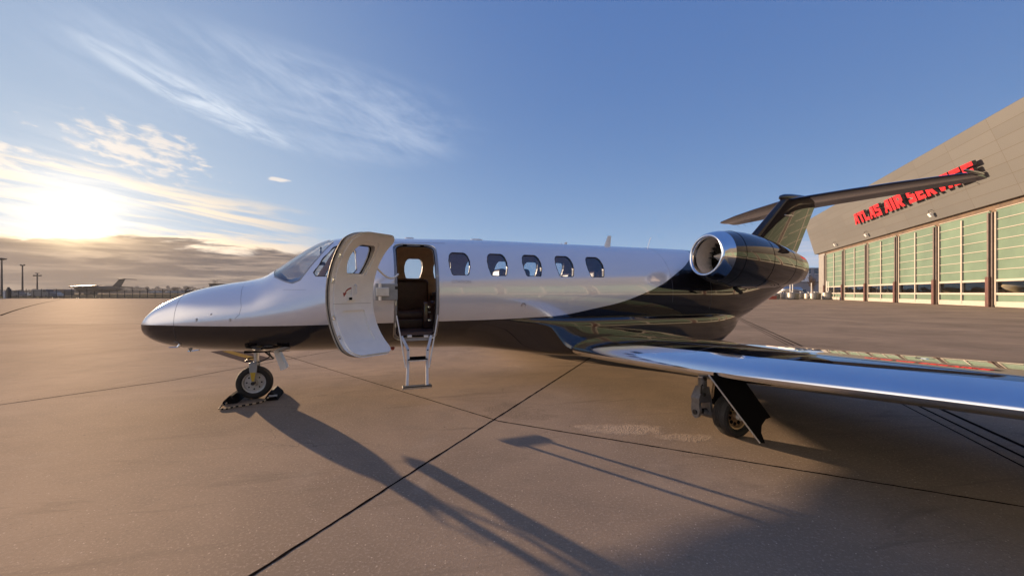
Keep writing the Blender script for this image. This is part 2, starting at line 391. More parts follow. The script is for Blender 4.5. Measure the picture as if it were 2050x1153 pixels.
    spots = t.m('MULTIPLY', t.m('SUBTRACT', 1.0, t.step(.012, .03, sp_.outputs['Distance'])), 1.0)
    c = t.mix(t.m('MULTIPLY', spots, .8), c, (.03, .022, .018))
    # hairline cracks
    vo = t.n.new('ShaderNodeTexVoronoi'); vo.feature = 'DISTANCE_TO_EDGE'; vo.inputs['Scale'].default_value = .42
    wob = t.n.new('ShaderNodeVectorMath'); wob.operation = 'ADD'; t.l.new(P, wob.inputs[0])
    wn = t.n.new('ShaderNodeTexNoise'); wn.inputs['Scale'].default_value = 1.6; wn.inputs['Detail'].default_value = 6; t.l.new(P, wn.inputs['Vector'])
    t.l.new(wn.outputs['Color'], wob.inputs[1]); t.l.new(wob.outputs[0], vo.inputs['Vector'])
    ck = t.m('MULTIPLY', t.m('SUBTRACT', 1.0, t.step(.001, .0035, vo.outputs['Distance'])), t.step(.50, .62, t.noise(P, .7, 3, .5)))
    c = t.mix(t.m('MULTIPLY', ck, .55), c, (.07, .05, .04))
    t.l.new(c, b.inputs['Base Color'])
    b.inputs['Roughness'].default_value = .85; b.inputs['Specular IOR Level'].default_value = 0; sheen(t, b, .075, .80)
    bp = t.n.new('ShaderNodeBump'); bp.inputs['Strength'].default_value = .8; bp.inputs['Distance'].default_value = .004
    hgt = t.m('ADD', t.m('ADD', fine, t.m('MULTIPLY', gr, .6)), t.m('MULTIPLY', t.m('MULTIPLY', worn, peb.outputs['Distance']), 3.0))
    t.l.new(hgt, bp.inputs['Height']); t.l.new(bp.outputs[0], b.inputs['Normal'])
    return m
MG = ground_mat()
struct(MB().add([(-3500, -600, 0), (3500, -600, 0), (3500, 5000, 0), (-3500, 5000, 0)], [(0, 1, 2, 3)]).build('apron', MG))
def paving_mat():
    m = bpy.data.materials.new('paving_blocks'); m.use_nodes = True
    t = NT(m.node_tree); b = t.n['Principled BSDF']; P = t.geo()
    br = t.n.new('ShaderNodeTexBrick'); t.l.new(P, br.inputs['Vector']); br.offset = 0
    br.inputs['Scale'].default_value = 1; br.inputs['Brick Width'].default_value = 1.0; br.inputs['Row Height'].default_value = 1.0
    br.inputs['Mortar Size'].default_value = .05; br.inputs['Color1'].default_value = (.235, .178, .132, 1); br.inputs['Color2'].default_value = (.19, .142, .105, 1)
    br.inputs['Mortar'].default_value = (.06, .042, .03, 1); br.inputs['Bias'].default_value = 0
    n = t.noise(P, .2, 6, .6); c = t.mix(t.m('MULTIPLY', t.step(.4, .7, n), .5), br.outputs[0], (.15, .112, .084))
    t.l.new(c, b.inputs['Base Color']); b.inputs['Roughness'].default_value = .9; b.inputs['Specular IOR Level'].default_value = 0; sheen(t, b, .075, .78)
    bp = t.n.new('ShaderNodeBump'); bp.inputs['Strength'].default_value = .4; bp.inputs['Distance'].default_value = .01
    t.l.new(br.outputs['Fac'], bp.inputs['Height']); bp.invert = True; t.l.new(bp.outputs[0], b.inputs['Normal'])
    return m
struct(MB().add([(-80, 17, .004), (-11, 17, .004), (-32, 96, .004), (-140, 96, .004)], [(0, 1, 2, 3)]).build('paving', paving_mat()))
grassm = mat('dry_grass', (.10, .085, .035), .9, spec=0, var=.4, vscale=.15)
struct(MB().add([(-900, 98.5, .006), (-60, 98.5, .006), (-120, 420, .006), (-900, 420, .006)], [(0, 1, 2, 3)]).build('grass_field', grassm))
struct(MB().add([(-900, 150, .012), (-70, 150, .012), (-78, 176, .012), (-900, 176, .012)], [(0, 1, 2, 3)]).build('taxiway', mat('taxiway_concrete', (.24, .19, .15), .9, spec=0, var=.15, vscale=.2)))
jm = mat('joint_filler', (.012, .009, .008), .9, spec=0, var=.4, vscale=20)
def strip(name, pts, wd, m, z=.001, jag=0):
    rs_l, rs_r = [], []
    pts = [Vector((p[0], p[1], 0)) for p in pts]; dense = []
    for a_, b_ in zip(pts, pts[1:]):
        n = max(1, int((b_-a_).length/(.06 if jag else 5)))
        n = min(n, 400)
        dense += [a_.lerp(b_, i/n) for i in range(n)]
    dense.append(pts[-1]); mb = MB(); vs = []
    for i, p in enumerate(dense):
        d = (dense[min(i+1, len(dense)-1)]-dense[max(i-1, 0)]).normalized(); nrm = Vector((-d.y, d.x, 0))
        j1, j2 = (1+random.uniform(-jag, jag)), (1+random.uniform(-jag, jag))
        vs += [p+nrm*wd/2*j1+Vector((0, 0, z)), p-nrm*wd/2*j2+Vector((0, 0, z))]
    fs = [(2*i, 2*i+1, 2*i+3, 2*i+2) for i in range(len(dense)-1)]
    return struct(mb.add(vs, fs).build(name, m))
def ext(a_, b_, ea, eb):
    a_, b_ = Vector(a_), Vector(b_); d = (b_-a_).normalized(); return a_-d*ea, b_+d*eb
J = G(1000, 843)
strip('expansion_joint', ext(G(500, 1153), G(1180, 717), 2, 14), .02, jm, jag=.35)
strip('expansion_joint', [G(545, 704), J], .016, jm, jag=.35)
strip('expansion_joint', ext(J, G(2050, 1014), 0, 3), .019, jm, jag=.35)
strip('expansion_joint', [ext(G(0, 810), G(350, 760), 12, 0)[0], G(350, 760), G(560, 722), G(790, 680)], .022, jm, jag=.3)
strip('expansion_joint', [Vector((-(26+22*q), 24.0+72*q**1.25, 0)) for q in [i/24 for i in range(25)]] if False else [G(0+122*q, 632-46*q+14*q*q) for q in [i/20 for i in range(21)]], .12, jm, z=.008)
for (a_, b_, wd) in ((G(1473, 637), G(2022, 920), .018), (G(1477, 637), G(2050, 915), .03), (G(1480, 636), G(2050, 894), .045)):
    strip('drain_slot', ext(a_, b_, 3, 3), wd, jm, z=.0015, jag=.05)
strip('yellow_marking', [(-6.75, 9.35), (-5.0, 7.93)], .5, mat('worn_dark_band', (.10, .075, .06), .9, spec=0, var=.2), z=.004)
strip('yellow_marking', [(-6.6, 9.23), (-5.15, 8.05)], .16, mat('yellow_road_paint', (.26, .165, .05), .9, spec=0, var=.3, vscale=9), z=.008)

# ------------------------------------------------------------------ hangar
hk = .389; hq = .921
HR = empty('hangar', 'large hangar with green glazed doors and beige leaning fascia', 'hangar', (29.5, 0, 0), math.atan2(.921, .389))
# local axes: x along the front, y outwards to the apron, z up
def fascia_mat():
    m = bpy.data.materials.new('fascia_panels'); m.use_nodes = True
    t = NT(m.node_tree); b = t.n['Principled BSDF']; x, y, z = t.sep(t.obj())
    fx = t.m('ABSOLUTE', t.m('SUBTRACT', t.m('FRACT', t.m('DIVIDE', t.m('SUBTRACT', x, .4), 6.05)), .5))
    fz = t.m('ABSOLUTE', t.m('SUBTRACT', t.m('FRACT', t.m('DIVIDE', t.m('SUBTRACT', z, 9.65), .979)), .5))
    lx = t.m('GREATER_THAN', fx, .4965); lz = t.m('GREATER_THAN', fz, .482)
    ln = t.m('MAXIMUM', lx, lz)
    cell = t.n.new('ShaderNodeTexWhiteNoise'); cell.noise_dimensions = '2D'
    t.l.new(t.xyz(t.m('FLOOR', t.m('DIVIDE', t.m('SUBTRACT', x, .4), 6.05)), t.m('FLOOR', t.m('DIVIDE', t.m('SUBTRACT', z, 9.65), .979)), 0.0), cell.inputs['Vector'])
    n = t.noise(t.obj(), .25, 5, .6)
    c = t.mix(t.m('ADD', t.m('MULTIPLY', cell.outputs[0], .4), t.m('MULTIPLY', n, .6)), (.088, .090, .092), (.116, .118, .119))
    t.l.new(t.mix(ln, c, (.07, .06, .05)), b.inputs['Base Color'])
    b.inputs['Roughness'].default_value = .5; b.inputs['Metallic'].default_value = .1; b.inputs['Specular IOR Level'].default_value = .3
    return m
K1, K0 = 93.8, -62.0
mb = MB()
mb.add([(K0, 0.35, 9.65), (K1+.4, 0.35, 9.65), (K1-1.6, 2.7, 16.5), (K0, 2.7, 16.5), (K0, -2, 16.6), (K1-1.6, -2, 16.6), (K0, -2, 9.7), (K1+.4, -2, 9.7)],
       [(0, 1, 2, 3), (3, 2, 5, 4), (1, 7, 5, 2), (0, 3, 4, 6), (4, 5, 7, 6)])
mb.build('fascia', fascia_mat(), HR)
MB().add([(K0, .35, 9.645), (K1+.4, .35, 9.645), (K1+.4, -.5, 9.645), (K0, -.5, 9.645)], [(0, 1, 2, 3)]).build('soffit', mat('soffit_panel', (.07, .05, .035), .6, var=.3, vscale=2), HR)
grn = mat('green_glazing', (.088, .142, .104), .5, 0, 0, .3, var=.16, vscale=.3)
frm = mat('pale_door_frame', (.34, .31, .275), .5, .1, var=.06, vscale=4)
colm = mat('column_paint', (.11, .085, .075), .5, .2, var=.2, vscale=2)
grd = mat('brown_guard', (.07, .022, .016), .5, .1, var=.25, vscale=3)
wallm = mat('end_wall_cladding', (.19, .185, .175), .5, .2, var=.08, vscale=1)
ks = [88.3, 78.4, 68.6, 59.0, 49.9, 41.0]
while ks[-1] > -60: ks.append(ks[-1]-9.1)
MB().box(((ks[0]+92.6)/2+.2, -.2, 4.7), (92.6-ks[0]-.5, .5, 9.4)).build('end_column', wallm, HR)
MB().box(((K0+K1)/2, -.35, 9.3), (K1-K0-1, .5, .7)).build('lintel', mat('rusty_lintel', (.085, .055, .035), .6, .3, var=.35, vscale=1.2), HR)
interior = mat('hangar_inside', (.16, .13, .11), .9, var=.3, vscale=.4)
MB().box(((K0+K1)/2, -38, 7.5), (K1-K0-2, .4, 15)).build('back_wall', interior, HR)
MB().box((92.2, -19, 7.5), (.4, 36, 15)).build('side_wall', wallm, HR)
MB().box((K0+.5, -19, 7.5), (.4, 36, 15)).build('side_wall', wallm, HR)
MB().box(((K0+K1)/2, -19.5, 15.6), (K1-K0-1, 37, .4)).build('roof', wallm, HR)
for i in range(len(ks)):
    k = ks[i]
    c = MB().box((k+.24, .08, 4.45), (.22, .34, 8.95)).box((k-.24, .08, 4.45), (.16, .28, 8.95)).box((k, .0, 4.45), (.3, .12, 8.95)).build('column', colm, HR)
    MB().box((k+.04, .32, 1.42), (.46, .2, 2.86), bev=.02).build('column_guard', grd, c)
    if i == len(ks)-1: break
    k2 = ks[i+1]; x0, x1 = k-.42, k2+.42; xm = (x0+x1)/2
    pn = MB(); fr = MB()
    pn.box(((x0+x1)/2, -.06, .85), (x0-x1, .04, .62))
    for r in range(7): pn.box((xm, -.06, 3.06+.935*r), (x0-x1, .04, .90))
    d = pn.build('door_panel', grn, HR)
    fr.box((xm, 0, .29), (x0-x1, .16, .50)).box((xm, .012, 1.25), (x0-x1, .13, .2)).box((xm, .012, 2.5), (x0-x1, .13, .22))
    for r in range(1, 8): fr.box((xm, .0, 2.59+.935*r), (x0-x1, .09, .055))
    for q in (x0-.06, xm, x1+.06): fr.box((q, .03, 4.55), (.16 if q != xm else .2, .15, 8.7))
    fr.build('door_frame', frm, d)
    MB().box((xm, -.05, 1.87), (x0-x1, .015, 1.06)).build('window_strip', M['hglass'], d)
# flood lights on the fascia
def fas(k, s, out=0):
    v = Vector((k, .35+2.35*s, 9.65+6.85*s)); nrm = Vector((0, 6.85, -2.35)).normalized(); return v+nrm*out
for k in (49.2, 66.5, 80.0, 31.5, 13, -5, -22):
    b0 = fas(k, .12, 0); f = MB().box(fas(k, .10, .32), (.42, .26, .42), rot=Matrix.Rotation(R(-35), 3, 'X'), bev=.03).build('floodlight', M['white'], HR)
    MB().tube([fas(k, .17, 0), fas(k, .17, .35), fas(k, .12, .35)], .03).build('bracket', M['dark'], f)
# sign letters (unit cell height 1)
LET = {
 'A': ([(0, 0), (.25, 0), (.31, .26), (.52, .26), (.52, 0), (.80, 0), (.80, 1), (.38, 1)], .92),
 'T': ([(.0, .72), (.22, .72), (.22, 0), (.52, 0), (.52, .72), (.74, .72), (.74, 1), (0, 1)], .80),
 'L': ([(0, 0), (.74, 0), (.74, .28), (.30, .28), (.30, 1), (0, 1)], .84),
 'S': ([(0, 0), (.76, 0), (.76, .58), (.30, .66), (.30, .74), (.78, .74), (.78, 1), (0, 1), (0, .46), (.46, .38), (.46, .27), (0, .27)], .90),
 'I': ([(0, 0), (.30, 0), (.30, 1), (0, 1)], .42),
 'R': ([(0, 0), (.28, 0), (.28, .34), (.52, 0), (.84, 0), (.60, .36), (.78, .46), (.78, .90), (.66, 1), (0, 1)], .94),
 'E': ([(0, 0), (.76, 0), (.76, .25), (.30, .25), (.30, .38), (.68, .38), (.68, .62), (.30, .62), (.30, .75), (.78, .75), (.78, 1), (0, 1)], .90),
 'V': ([(.24, 0), (.58, 0), (.84, 1), (.54, 1), (.42, .42), (.30, 1), (0, 1)], .86),
 'C': ([(0, 0), (.76, 0), (.76, .28), (.30, .28), (.30, .72), (.76, .72), (.76, 1), (0, 1)], .88),
}
HT = 1.62; SX = 2.32
xk = 67.6
words = [('ATLAS', 67.6, 58.2), ('AIR', 57.6, 52.2), ('SERVICE', 51.4, 39.1)]
up = Vector((0, 2.35, 6.85)).normalized(); out = Vector((0, 6.85, -2.35)).normalized()
sg = bpy.data.objects.new('sign_lettering', None); COL.objects.link(sg); sg.parent = HR
def inner_hole(ch):
    return {'A': (.42, .44, .53, .80), 'R': (.30, .56, .50, .78)}.get(ch)
for wd, ka, kb in words:
    tot = sum(LET[c][1] for c in wd); sc = (ka-kb)/tot; cx = 0
    for ch in wd:
        poly, adv = LET[ch]
        o0 = fas(ka-cx*sc, .375, .28)
        pts = [o0 + Vector((-x*sc, 0, 0)) + up*(y*HT) for x, y in poly]
        mbx = MB().prism(pts, out*.30, 0)
        mbx.mi = [0, 0]+[1]*(len(poly))
        # front face is the outer one
        hl = inner_hole(ch)
        if hl:
            q = [o0 + Vector((-x*sc, 0, 0)) + up*(y*HT) + out*.302 for x, y in ((hl[0], hl[1]), (hl[2], hl[1]), (hl[2], hl[3]), (hl[0], hl[3]))]
            mbx.add(q, [(0, 1, 2, 3)], 1)
        mbx.build('letter', [M['red'], M['charcoal']], sg)
        cx += adv
# aircraft parked inside the hangar
def jet_inside(k, y, ang_, label):
    r_ = empty('parked_jet', label, 'aircraft', HR.matrix_world @ Vector((0, 0, 0)), 0)
    p = Matrix.Translation((29.5, 0, 0)) @ Matrix.Rotation(math.atan2(.921, .389), 4, 'Z') @ Vector((k, y, 0))
    r_.location = p; r_.rotation_euler = (0, 0, math.atan2(.921, .389)+ang_)
    ivory = M['ivory']
    b_ = MB().lathe((-5, 0, 2.0), (1, 0, 0), [(0, .02), (.3, .3), (1.2, .72), (2.5, .95), (8, .95), (10, .75), (13, .1)], 20).build('fuselage', ivory, r_, smooth=40)
    MB().add([(-.8, 0, 1.5), (1.6, 0, 1.5), (1.5, 8, 1.9), (.3, 8, 1.9), (-.8, 0, 1.75), (1.6, 0, 1.55), (1.5, 8, 2.0), (.3, 8, 2.0)],
             [(0, 3, 2, 1), (4, 5, 6, 7), (0, 4, 7, 3), (1, 2, 6, 5), (3, 7, 6, 2), (0, 1, 5, 4)]).build('wing', ivory, r_)
    MB().add([(-.8, 0, 1.5), (1.6, 0, 1.5), (1.5, -8, 1.9), (.3, -8, 1.9), (-.8, 0, 1.75), (1.6, 0, 1.55), (1.5, -8, 2.0), (.3, -8, 2.0)],
             [(0, 3, 2, 1), (4, 5, 6, 7), (0, 4, 7, 3), (1, 2, 6, 5), (3, 7, 6, 2), (0, 1, 5, 4)]).build('wing', ivory, r_)
    MB().prism([(5.5, -.06, 2.6), (7.6, -.06, 2.6), (8.6, -.06, 5.0), (7.4, -.06, 5.0)], (0, .12, 0)).build('tail_fin', ivory, r_)
    for gx, gy in ((-3.4, 0), (.9, 1.6), (.9, -1.6)):
        MB().cyl((gx, gy, 0), (gx, gy, 1.5), .08).cyl((gx, gy-.1, .25), (gx, gy+.1, .25), .25).build('landing_gear', M['dark'], r_)
    return r_
M['ivory'] = mat('ivory_paint', (.75, .70, .55), .3, 0, .5)
jet_inside(62.3, -10.5, -math.pi/2, 'pale jet nose seen deep inside through the middle hangar window strips')
jet_inside(43.0, -6.6, -math.pi/2, 'ivory jet behind the hangar window strip at the right edge')

# ------------------------------------------------------------------ the jet: frame of reference
JET = empty('private_jet', 'glossy white and black private jet with its cabin door open', 'aircraft', (-3.295, 5.118, 0), math.atan2(.3403, .9403))
CT, CP = 1.357, 5.934
def L(t, p, z): return Vector((t, -p, z))
def ray(px, py):
    u = (px-1025)/800; v = (586-py)/800; return .9403*u+.3403, .3403*u-.9403, v
def at(px, py, p):
    dt, dp, v = ray(px, py); l = (p-CP)/dp; return L(CT+l*dt, p, HC+l*v)
ZT = pchip([(-1.14, .96), (-1.12, 1.03), (-1.09, 1.072), (-1.034, 1.135), (-.96, 1.197), (-.78, 1.305), (-.6, 1.384), (-.31, 1.458), (-.02, 1.512), (.105, 1.548), (.27, 1.655), (.505, 1.837), (.72, 1.985), (.90, 2.062), (1.08, 2.092), (1.5, 2.110), (2.2, 2.13), (3, 2.148), (6.5, 2.148), (7.2, 2.13), (8, 2.11), (8.8, 2.08), (9.4, 2.04), (10.0, 1.98)])
ZB = pchip([(-1.14, .96), (-1.12, .875), (-1.05, .805), (-.87, .722), (-.6, .667), (-.31, .632), (0, .606), (.4, .592), (.95, .58), (1.6, .58), (2.2, .555), (3, .54), (7, .545), (7.5, .60), (8, .80), (8.5, 1.03), (9.27, 1.39), (9.75, 1.67), (10.0, 1.85)])
BB = pchip([(-1.14, .02), (-1.12, .10), (-1.05, .20), (-.96, .275), (-.78, .36), (-.6, .43), (-.3, .515), (0, .585), (.4, .67), (.9, .74), (1.5, .79), (2.2, .804), (6.6, .804), (7.2, .76), (8, .62), (8.6, .50), (9.4, .31), (10, .12)])
ZM = pchip([(-1.14, .96), (-.6, 1.0), (0, 1.05), (.5, 1.12), (1, 1.25), (1.6, 1.33), (2.2, 1.344), (7, 1.345), (8, 1.45), (9.4, 1.72), (10, 1.92)])
def surf(t, th, off=0.0):
    """th from 0 (camera side) over the top"""
    b_, zm = BB(t)-off, ZM(t); h = (ZT(t)-zm-off) if math.sin(th) >= 0 else (zm-ZB(t)-off)
    return L(t, b_*math.cos(th), zm+h*math.sin(th))
def pz(t, z, off=0.0):
    b_, zm = BB(t)-off, ZM(t); h = (ZT(t)-zm-off) if z >= zm else (zm-ZB(t)-off)
    q = 1-((z-zm)/h)**2
    return b_*math.sqrt(max(q, 0))
def hit(px, py):
    """where the sight line meets the near side of the fuselage"""
    dt, dp, v = ray(px, py); lo = (1.3-CP)/dp; l = lo
    for i in range(400):
        t, p, z = CT+l*dt, CP+l*dp, HC+l*v
        if p < pz(t, z) and ZB(t) < z < ZT(t): break
        l += .004
    return t, z
def nrm_at(t, th):
    a_ = surf(t+.01, th)-surf(t-.01, th); b_ = surf(t, th+.01)-surf(t, th-.01)
    n = a_.cross(b_); c = L(t, 0, ZM(t))
    return n.normalized() if n.dot(surf(t, th)-c) > 0 else -n.normalized()
NA = 128
def hull(t0, t1, n, off=0.0, nose=False):
    ts = []
    for i in range(n+1):
        s_ = i/n; ts.append(t0+(t1-t0)*s_)
    if nose:
        ts = [-1.14+.6*(i/26)**2.2 for i in range(26)]+[-.54+(t1+.54)*i/n for i in range(n+1)]
    m_ = MB(); m_.rings([[surf(t, 2*math.pi*j/NA, off) for j in range(NA)] for t in ts]); return m_
def boolean(o, cut, op):
    cut.parent = JET
    bpy.context.view_layer.update()
    md = o.modifiers.new('b', 'BOOLEAN'); md.operation = op; md.object = cut; md.solver = 'EXACT'
    dg = bpy.context.evaluated_depsgraph_get(); me = bpy.data.meshes.new_from_object(o.evaluated_get(dg), depsgraph=dg)
    o.modifiers.clear(); old = o.data; o.data = me; bpy.data.meshes.remove(old); return o
def kill(o): bpy.data.objects.remove(o)
def rrect(x0, x1, z0, z1, r, n=6):
    P = []
    for cx, cz, a0 in ((x1-r, z1-r, 0), (x0+r, z1-r, 90), (x0+r, z0+r, 180), (x1-r, z0+r, 270)):
        for i in range(n+1):
            a_ = R(a0+90*i/n); P.append((cx+r*math.cos(a_), cz+r*math.sin(a_)))
    return P
def finish_skin(o, mats, outer_off=0.0, inner_off=.06, names=None):
    """materials: 0 outer paint, 1 inner lining, 2 cut edge; outer normals follow the true surface"""
    me = o.data; me.materials.clear()
    for m_ in mats: me.materials.append(m_)
    ns = [None]*len(me.loops)
    me.polygons.foreach_set('use_smooth', [True]*len(me.polygons))
    def level(co):
        t, p, z = co.x, -co.y, co.z; zm = ZM(t); b_ = BB(t); h = (ZT(t)-zm) if z >= zm else (zm-ZB(t))
        return math.sqrt((p/max(b_, 1e-4))**2+((z-zm)/max(h, 1e-4))**2), h, b_
    for f in me.polygons:
        lv = [abs(level(me.vertices[i].co)[0]-1)*.8 for i in f.vertices]
        li = [abs(level(me.vertices[i].co)[0]-(1-inner_off/.8))*.8 for i in f.vertices]
        mi = 2
        if max(lv) < .012+outer_off:
            co = f.center; th = math.atan2((co.z-ZM(co.x))/max((ZT(co.x)-ZM(co.x)) if co.z >= ZM(co.x) else (ZM(co.x)-ZB(co.x)), 1e-4), -co.y/max(BB(co.x), 1e-4))
            n = nrm_at(co.x, th)
            if n.dot(f.normal) > .9: mi = 0
        elif max(li) < .03: mi = 1
        f.material_index = mi
        for l in f.loop_indices:
            co = me.vertices[me.loops[l].vertex_index].co
            if mi in (0, 1):
                th = math.atan2((co.z-ZM(co.x))/max((ZT(co.x)-ZM(co.x)) if co.z >= ZM(co.x) else (ZM(co.x)-ZB(co.x)), 1e-4), -co.y/max(BB(co.x), 1e-4))
                n = nrm_at(co.x, th); ns[l] = n if n.dot(f.normal) > 0 else -n
            else: ns[l] = f.normal.copy()
    me.normals_split_custom_set(ns); me.update()

# ---- openings
WT = [2.51, 3.04, 3.555, 4.07, 4.585]
def win_poly(tc, sc=1.0):
    zc, hz = 1.735, .155*sc; half = [(-1, .095), (-.9, .112), (-.3, .138), (.25, .142), (.7, .125), (.92, .10), (1, .075)]
    right = [(tc+w_*sc, zc+v*hz) for v, w_ in half]; left = [(tc-w_*sc, zc+v*hz) for v, w_ in reversed(half)]
    return right+left
d0 = hit(789.5, 589)[0]; d1 = hit(879.5, 580)[0]; dz1 = hit(834, 489.5)[1]; dz0 = hit(834, 679.5)[1]
ARC = lambda z: .80*math.asin(max(-1, min(1, (z-1.344)/.80)))
def rr_arc(x0, x1, z0, z1, r_): return [(a_, 1.344+.80*math.sin(b_/.80)) for a_, b_ in rrect(x0, x1, ARC(z0), ARC(z1), r_, 8)]
DOOR = rr_arc(d0, d1, dz0, dz1, .12)
DOORI = rr_arc(d0+.035, d1-.035, dz0+.045, dz1-.03, .10)
side_px = [(627.5, 546), (632.5, 553), (660, 553.5), (702, 554), (714, 540), (712, 505), (704, 491), (683, 490), (668, 495.5), (647, 517)]
SIDE = [hit(*q) for q in side_px]
ws_px = [(550, 554.5), (571, 563.5), (585, 567), (600, 561), (625, 529.5), (654, 497), (667, 485.5)]
WS = [hit(*q) for q in ws_px]
WS += [(WS[-1][0]+.02, 2.4), (.15, 2.4), (.20, 1.72), (.245, 1.645)]
def prism_of(poly, p0, p1): return MB().prism([L(t, p0, z) for t, z in poly], L(0, p1-p0, 0))
body = hull(0, 10.0, 150, nose=True).build('fuselage', M['paint'], JET, fix=True)
inner = hull(.15, 7.0, 90, .055).build('cut', M['dark'])
boolean(body, inner, 'DIFFERENCE'); kill(inner)
cb = MB()
for tc in WT: m_ = prism_of(win_poly(tc), -1.2, 1.2); cb.add(m_.v, m_.f)
m_ = prism_of(win_poly(2.05), -1.2, 0); cb.add(m_.v, m_.f)
m_ = prism_of(SIDE, -1.2, 1.2); cb.add(m_.v, m_.f)
m_ = prism_of(WS, -1.2, 1.2); cb.add(m_.v, m_.f)
m_ = prism_of(DOOR, .2, 1.2); cb.add(m_.v, m_.f)
co = cb.build('cut', M['dark']); boolean(body, co, 'DIFFERENCE'); kill(co)
finish_skin(body, [M['paint'], M['tan'], M['dark']], inner_off=.055)
def pane(poly, side, name, gm, fm, inset=.012, fr=.0065):
    c = (sum(a_ for a_, _ in poly)/len(poly), sum(b_ for _, b_ in poly)/len(poly)); n = len(poly)
    vs = []; fs = []; K = 6
    for k in range(K):
        f = 1-k/K
        for a_, b_ in poly:
            t, z = c[0]+(a_-c[0])*f, c[1]+(b_-c[1])*f; vs.append(L(t, side*(pz(t, z)-inset), z))
    vs.append(L(c[0], side*(pz(*c)-inset), c[1]))
    for k in range(K-1):
        for j in range(n): fs.append((k*n+j, k*n+(j+1) % n, (k+1)*n+(j+1) % n, (k+1)*n+j))
    for j in range(n): fs.append(((K-1)*n+j, (K-1)*n+(j+1) % n, K*n))
    o = MB().add(vs, fs).build(name, gm, JET, smooth=60)
    MB().tube([L(t, side*(pz(t, z)-.004), z) for t, z in poly], fr, 8, closed=True).build('window_frame', fm, o, smooth=60)
    return o
for tc in WT:
    for sd_ in (1, -1): pane(win_poly(tc), sd_, 'cabin_window', M['glass'], M['dark'])
pane(win_poly(2.05), -1, 'cabin_window', M['glass'], M['white'])
for sd_ in (1, -1): pane(SIDE, sd_, 'cockpit_window', M['wglass'], M['dark'], fr=.008)
# windscreen, cut from a thin shell
sh = hull(.0, 1.3, 40, .006).build('windscreen', M['wglass'], JET)
inn = hull(.02, 1.28, 40, .016).build('cut', M['dark']); boolean(sh, inn, 'DIFFERENCE'); kill(inn)
c_ = prism_of(WS, -1.2, 1.2).build('cut', M['dark']); boolean(sh, c_, 'INTERSECT'); kill(c_)
finish_skin(sh, [M['wglass'], M['wglass'], M['wglass']], outer_off=.02)
MB().tube([surf(t, R(91), .004) for t in (.17, .3, .45, .6, .75, .88)], .018, 8).build('windscreen_post', M['white'], sh)
edge = []
for (ta, za), (tb, zb_) in zip(WS[:7], WS[1:7]):
    for i in range(4): edge.append((ta+(tb-ta)*i/4, za+(zb_-za)*i/4))
edge.append(WS[6])
for sd_ in (1, -1):
    MB().tube([L(t, sd_*(pz(t, z)-.002), z) for t, z in edge], .008, 6).build('windscreen_frame', M['grey'], sh)
# cockpit: glareshield, seats
MB().rings([[L(t, p*b_, z) for p, z in ((-1, 1.30), (1, 1.30), (1, zt_-.05), (.7, zt_), (-.7, zt_), (-1, zt_-.05))] for t, b_, zt_ in ((.26, .22, 1.44), (.40, .36, 1.50), (.62, .50, 1.57), (.74, .52, 1.57), (.76, .5, 1.50))]).build('glareshield', M['grey'], JET, smooth=50)
for p_ in (.27, -.27):
    s_ = MB().box(L(1.28, p_, 1.12), (.36, .36, .12), bev=.04).box(L(1.44, p_, 1.4), (.12, .38, .55), bev=.05).box(L(1.45, p_, 1.74), (.09, .24, .16), bev=.03).build('cockpit_seat', M['leather'], JET, smooth=50)
    MB().tube([L(.78, p_, 1.32), L(.82, p_, 1.45)], .012).tube([L(.82, p_-.1, 1.52), L(.82, p_-.09, 1.45), L(.82, p_+.09, 1.45), L(.82, p_+.1, 1.52)], .014).build('yoke', M['blackm'], JET)
MB().cyl(L(.80, .33, 1.93), L(.80, .33, 1.72), .01).cyl(L(.80, .33, 1.74), L(.80, .33, 1.70), .05).build('compass', M['dark'], JET)
# cabin: floor, bulkheads, seats opposite the door
FZ = .83
MB().box(L(3.6, 0, FZ-.02), (5.2, 1.08, .04)).build('cabin_floor', mat('cabin_carpet', (.10, .07, .07), .9, var=.2, vscale=30), JET)
def disc_at(t, name, m_, z0=None):
    MB().prism([surf(t, 2*math.pi*j/48, .06) for j in range(48)], (.03, 0, 0)).build(name, m_, JET)
disc_at(6.2, 'aft_bulkhead', M['tan'])
MB().box(L(1.52, -.45, 1.4), (.04, .5, 1.1)).build('forward_partition', M['tan'], JET)
st = MB().box(L(1.95, -.46, 1.30), (.62, .18, .52), bev=.06).box(L(1.95, -.28, 1.02), (.60, .46, .17), bev=.06).box(L(1.95, -.22, .90), (.58, .34, .14), bev=.02).build('side_seat', M['leather'], JET, smooth=50)
MB().box(L(1.93, -.35, 1.55), (.5, .05, .03), bev=.01).build('headrest_seam', M['leather'], st)
ar = MB().box(L(2.20, .02, 1.03), (.19, .14, .40), bev=.03).build('side_console', M['wood'], JET, smooth=50)
for z_ in (1.14, .95): MB().lathe(L(2.20, .09, z_), L(0, 1, 0), [(0, .022), (.012, .024), (.02, .018), (.022, .001)], 16).build('knob', M['steel'], ar, smooth=40)
MB().box(L(2.20, .092, 1.07), (.04, .006, .02)).build('plate', M['alu'], ar)
MB().box(L(2.55, -.45, 1.33), (.5, .3, .05), bev=.01).box(L(2.55, -.55, 1.1), (.5, .1, .45)).build('side_ledge', M['wood'], JET)
for t_, dr in ((2.95, 1), (3.75, -1), (4.5, 1)):
    for p_ in (.38, -.38):
        MB().box(L(t_, p_, 1.15), (.42, .38, .14), bev=.05).box(L(t_+dr*.22, p_, 1.42), (.12, .38, .55), bev=.05).build('cabin_seat', M['leather'], JET, smooth=50)
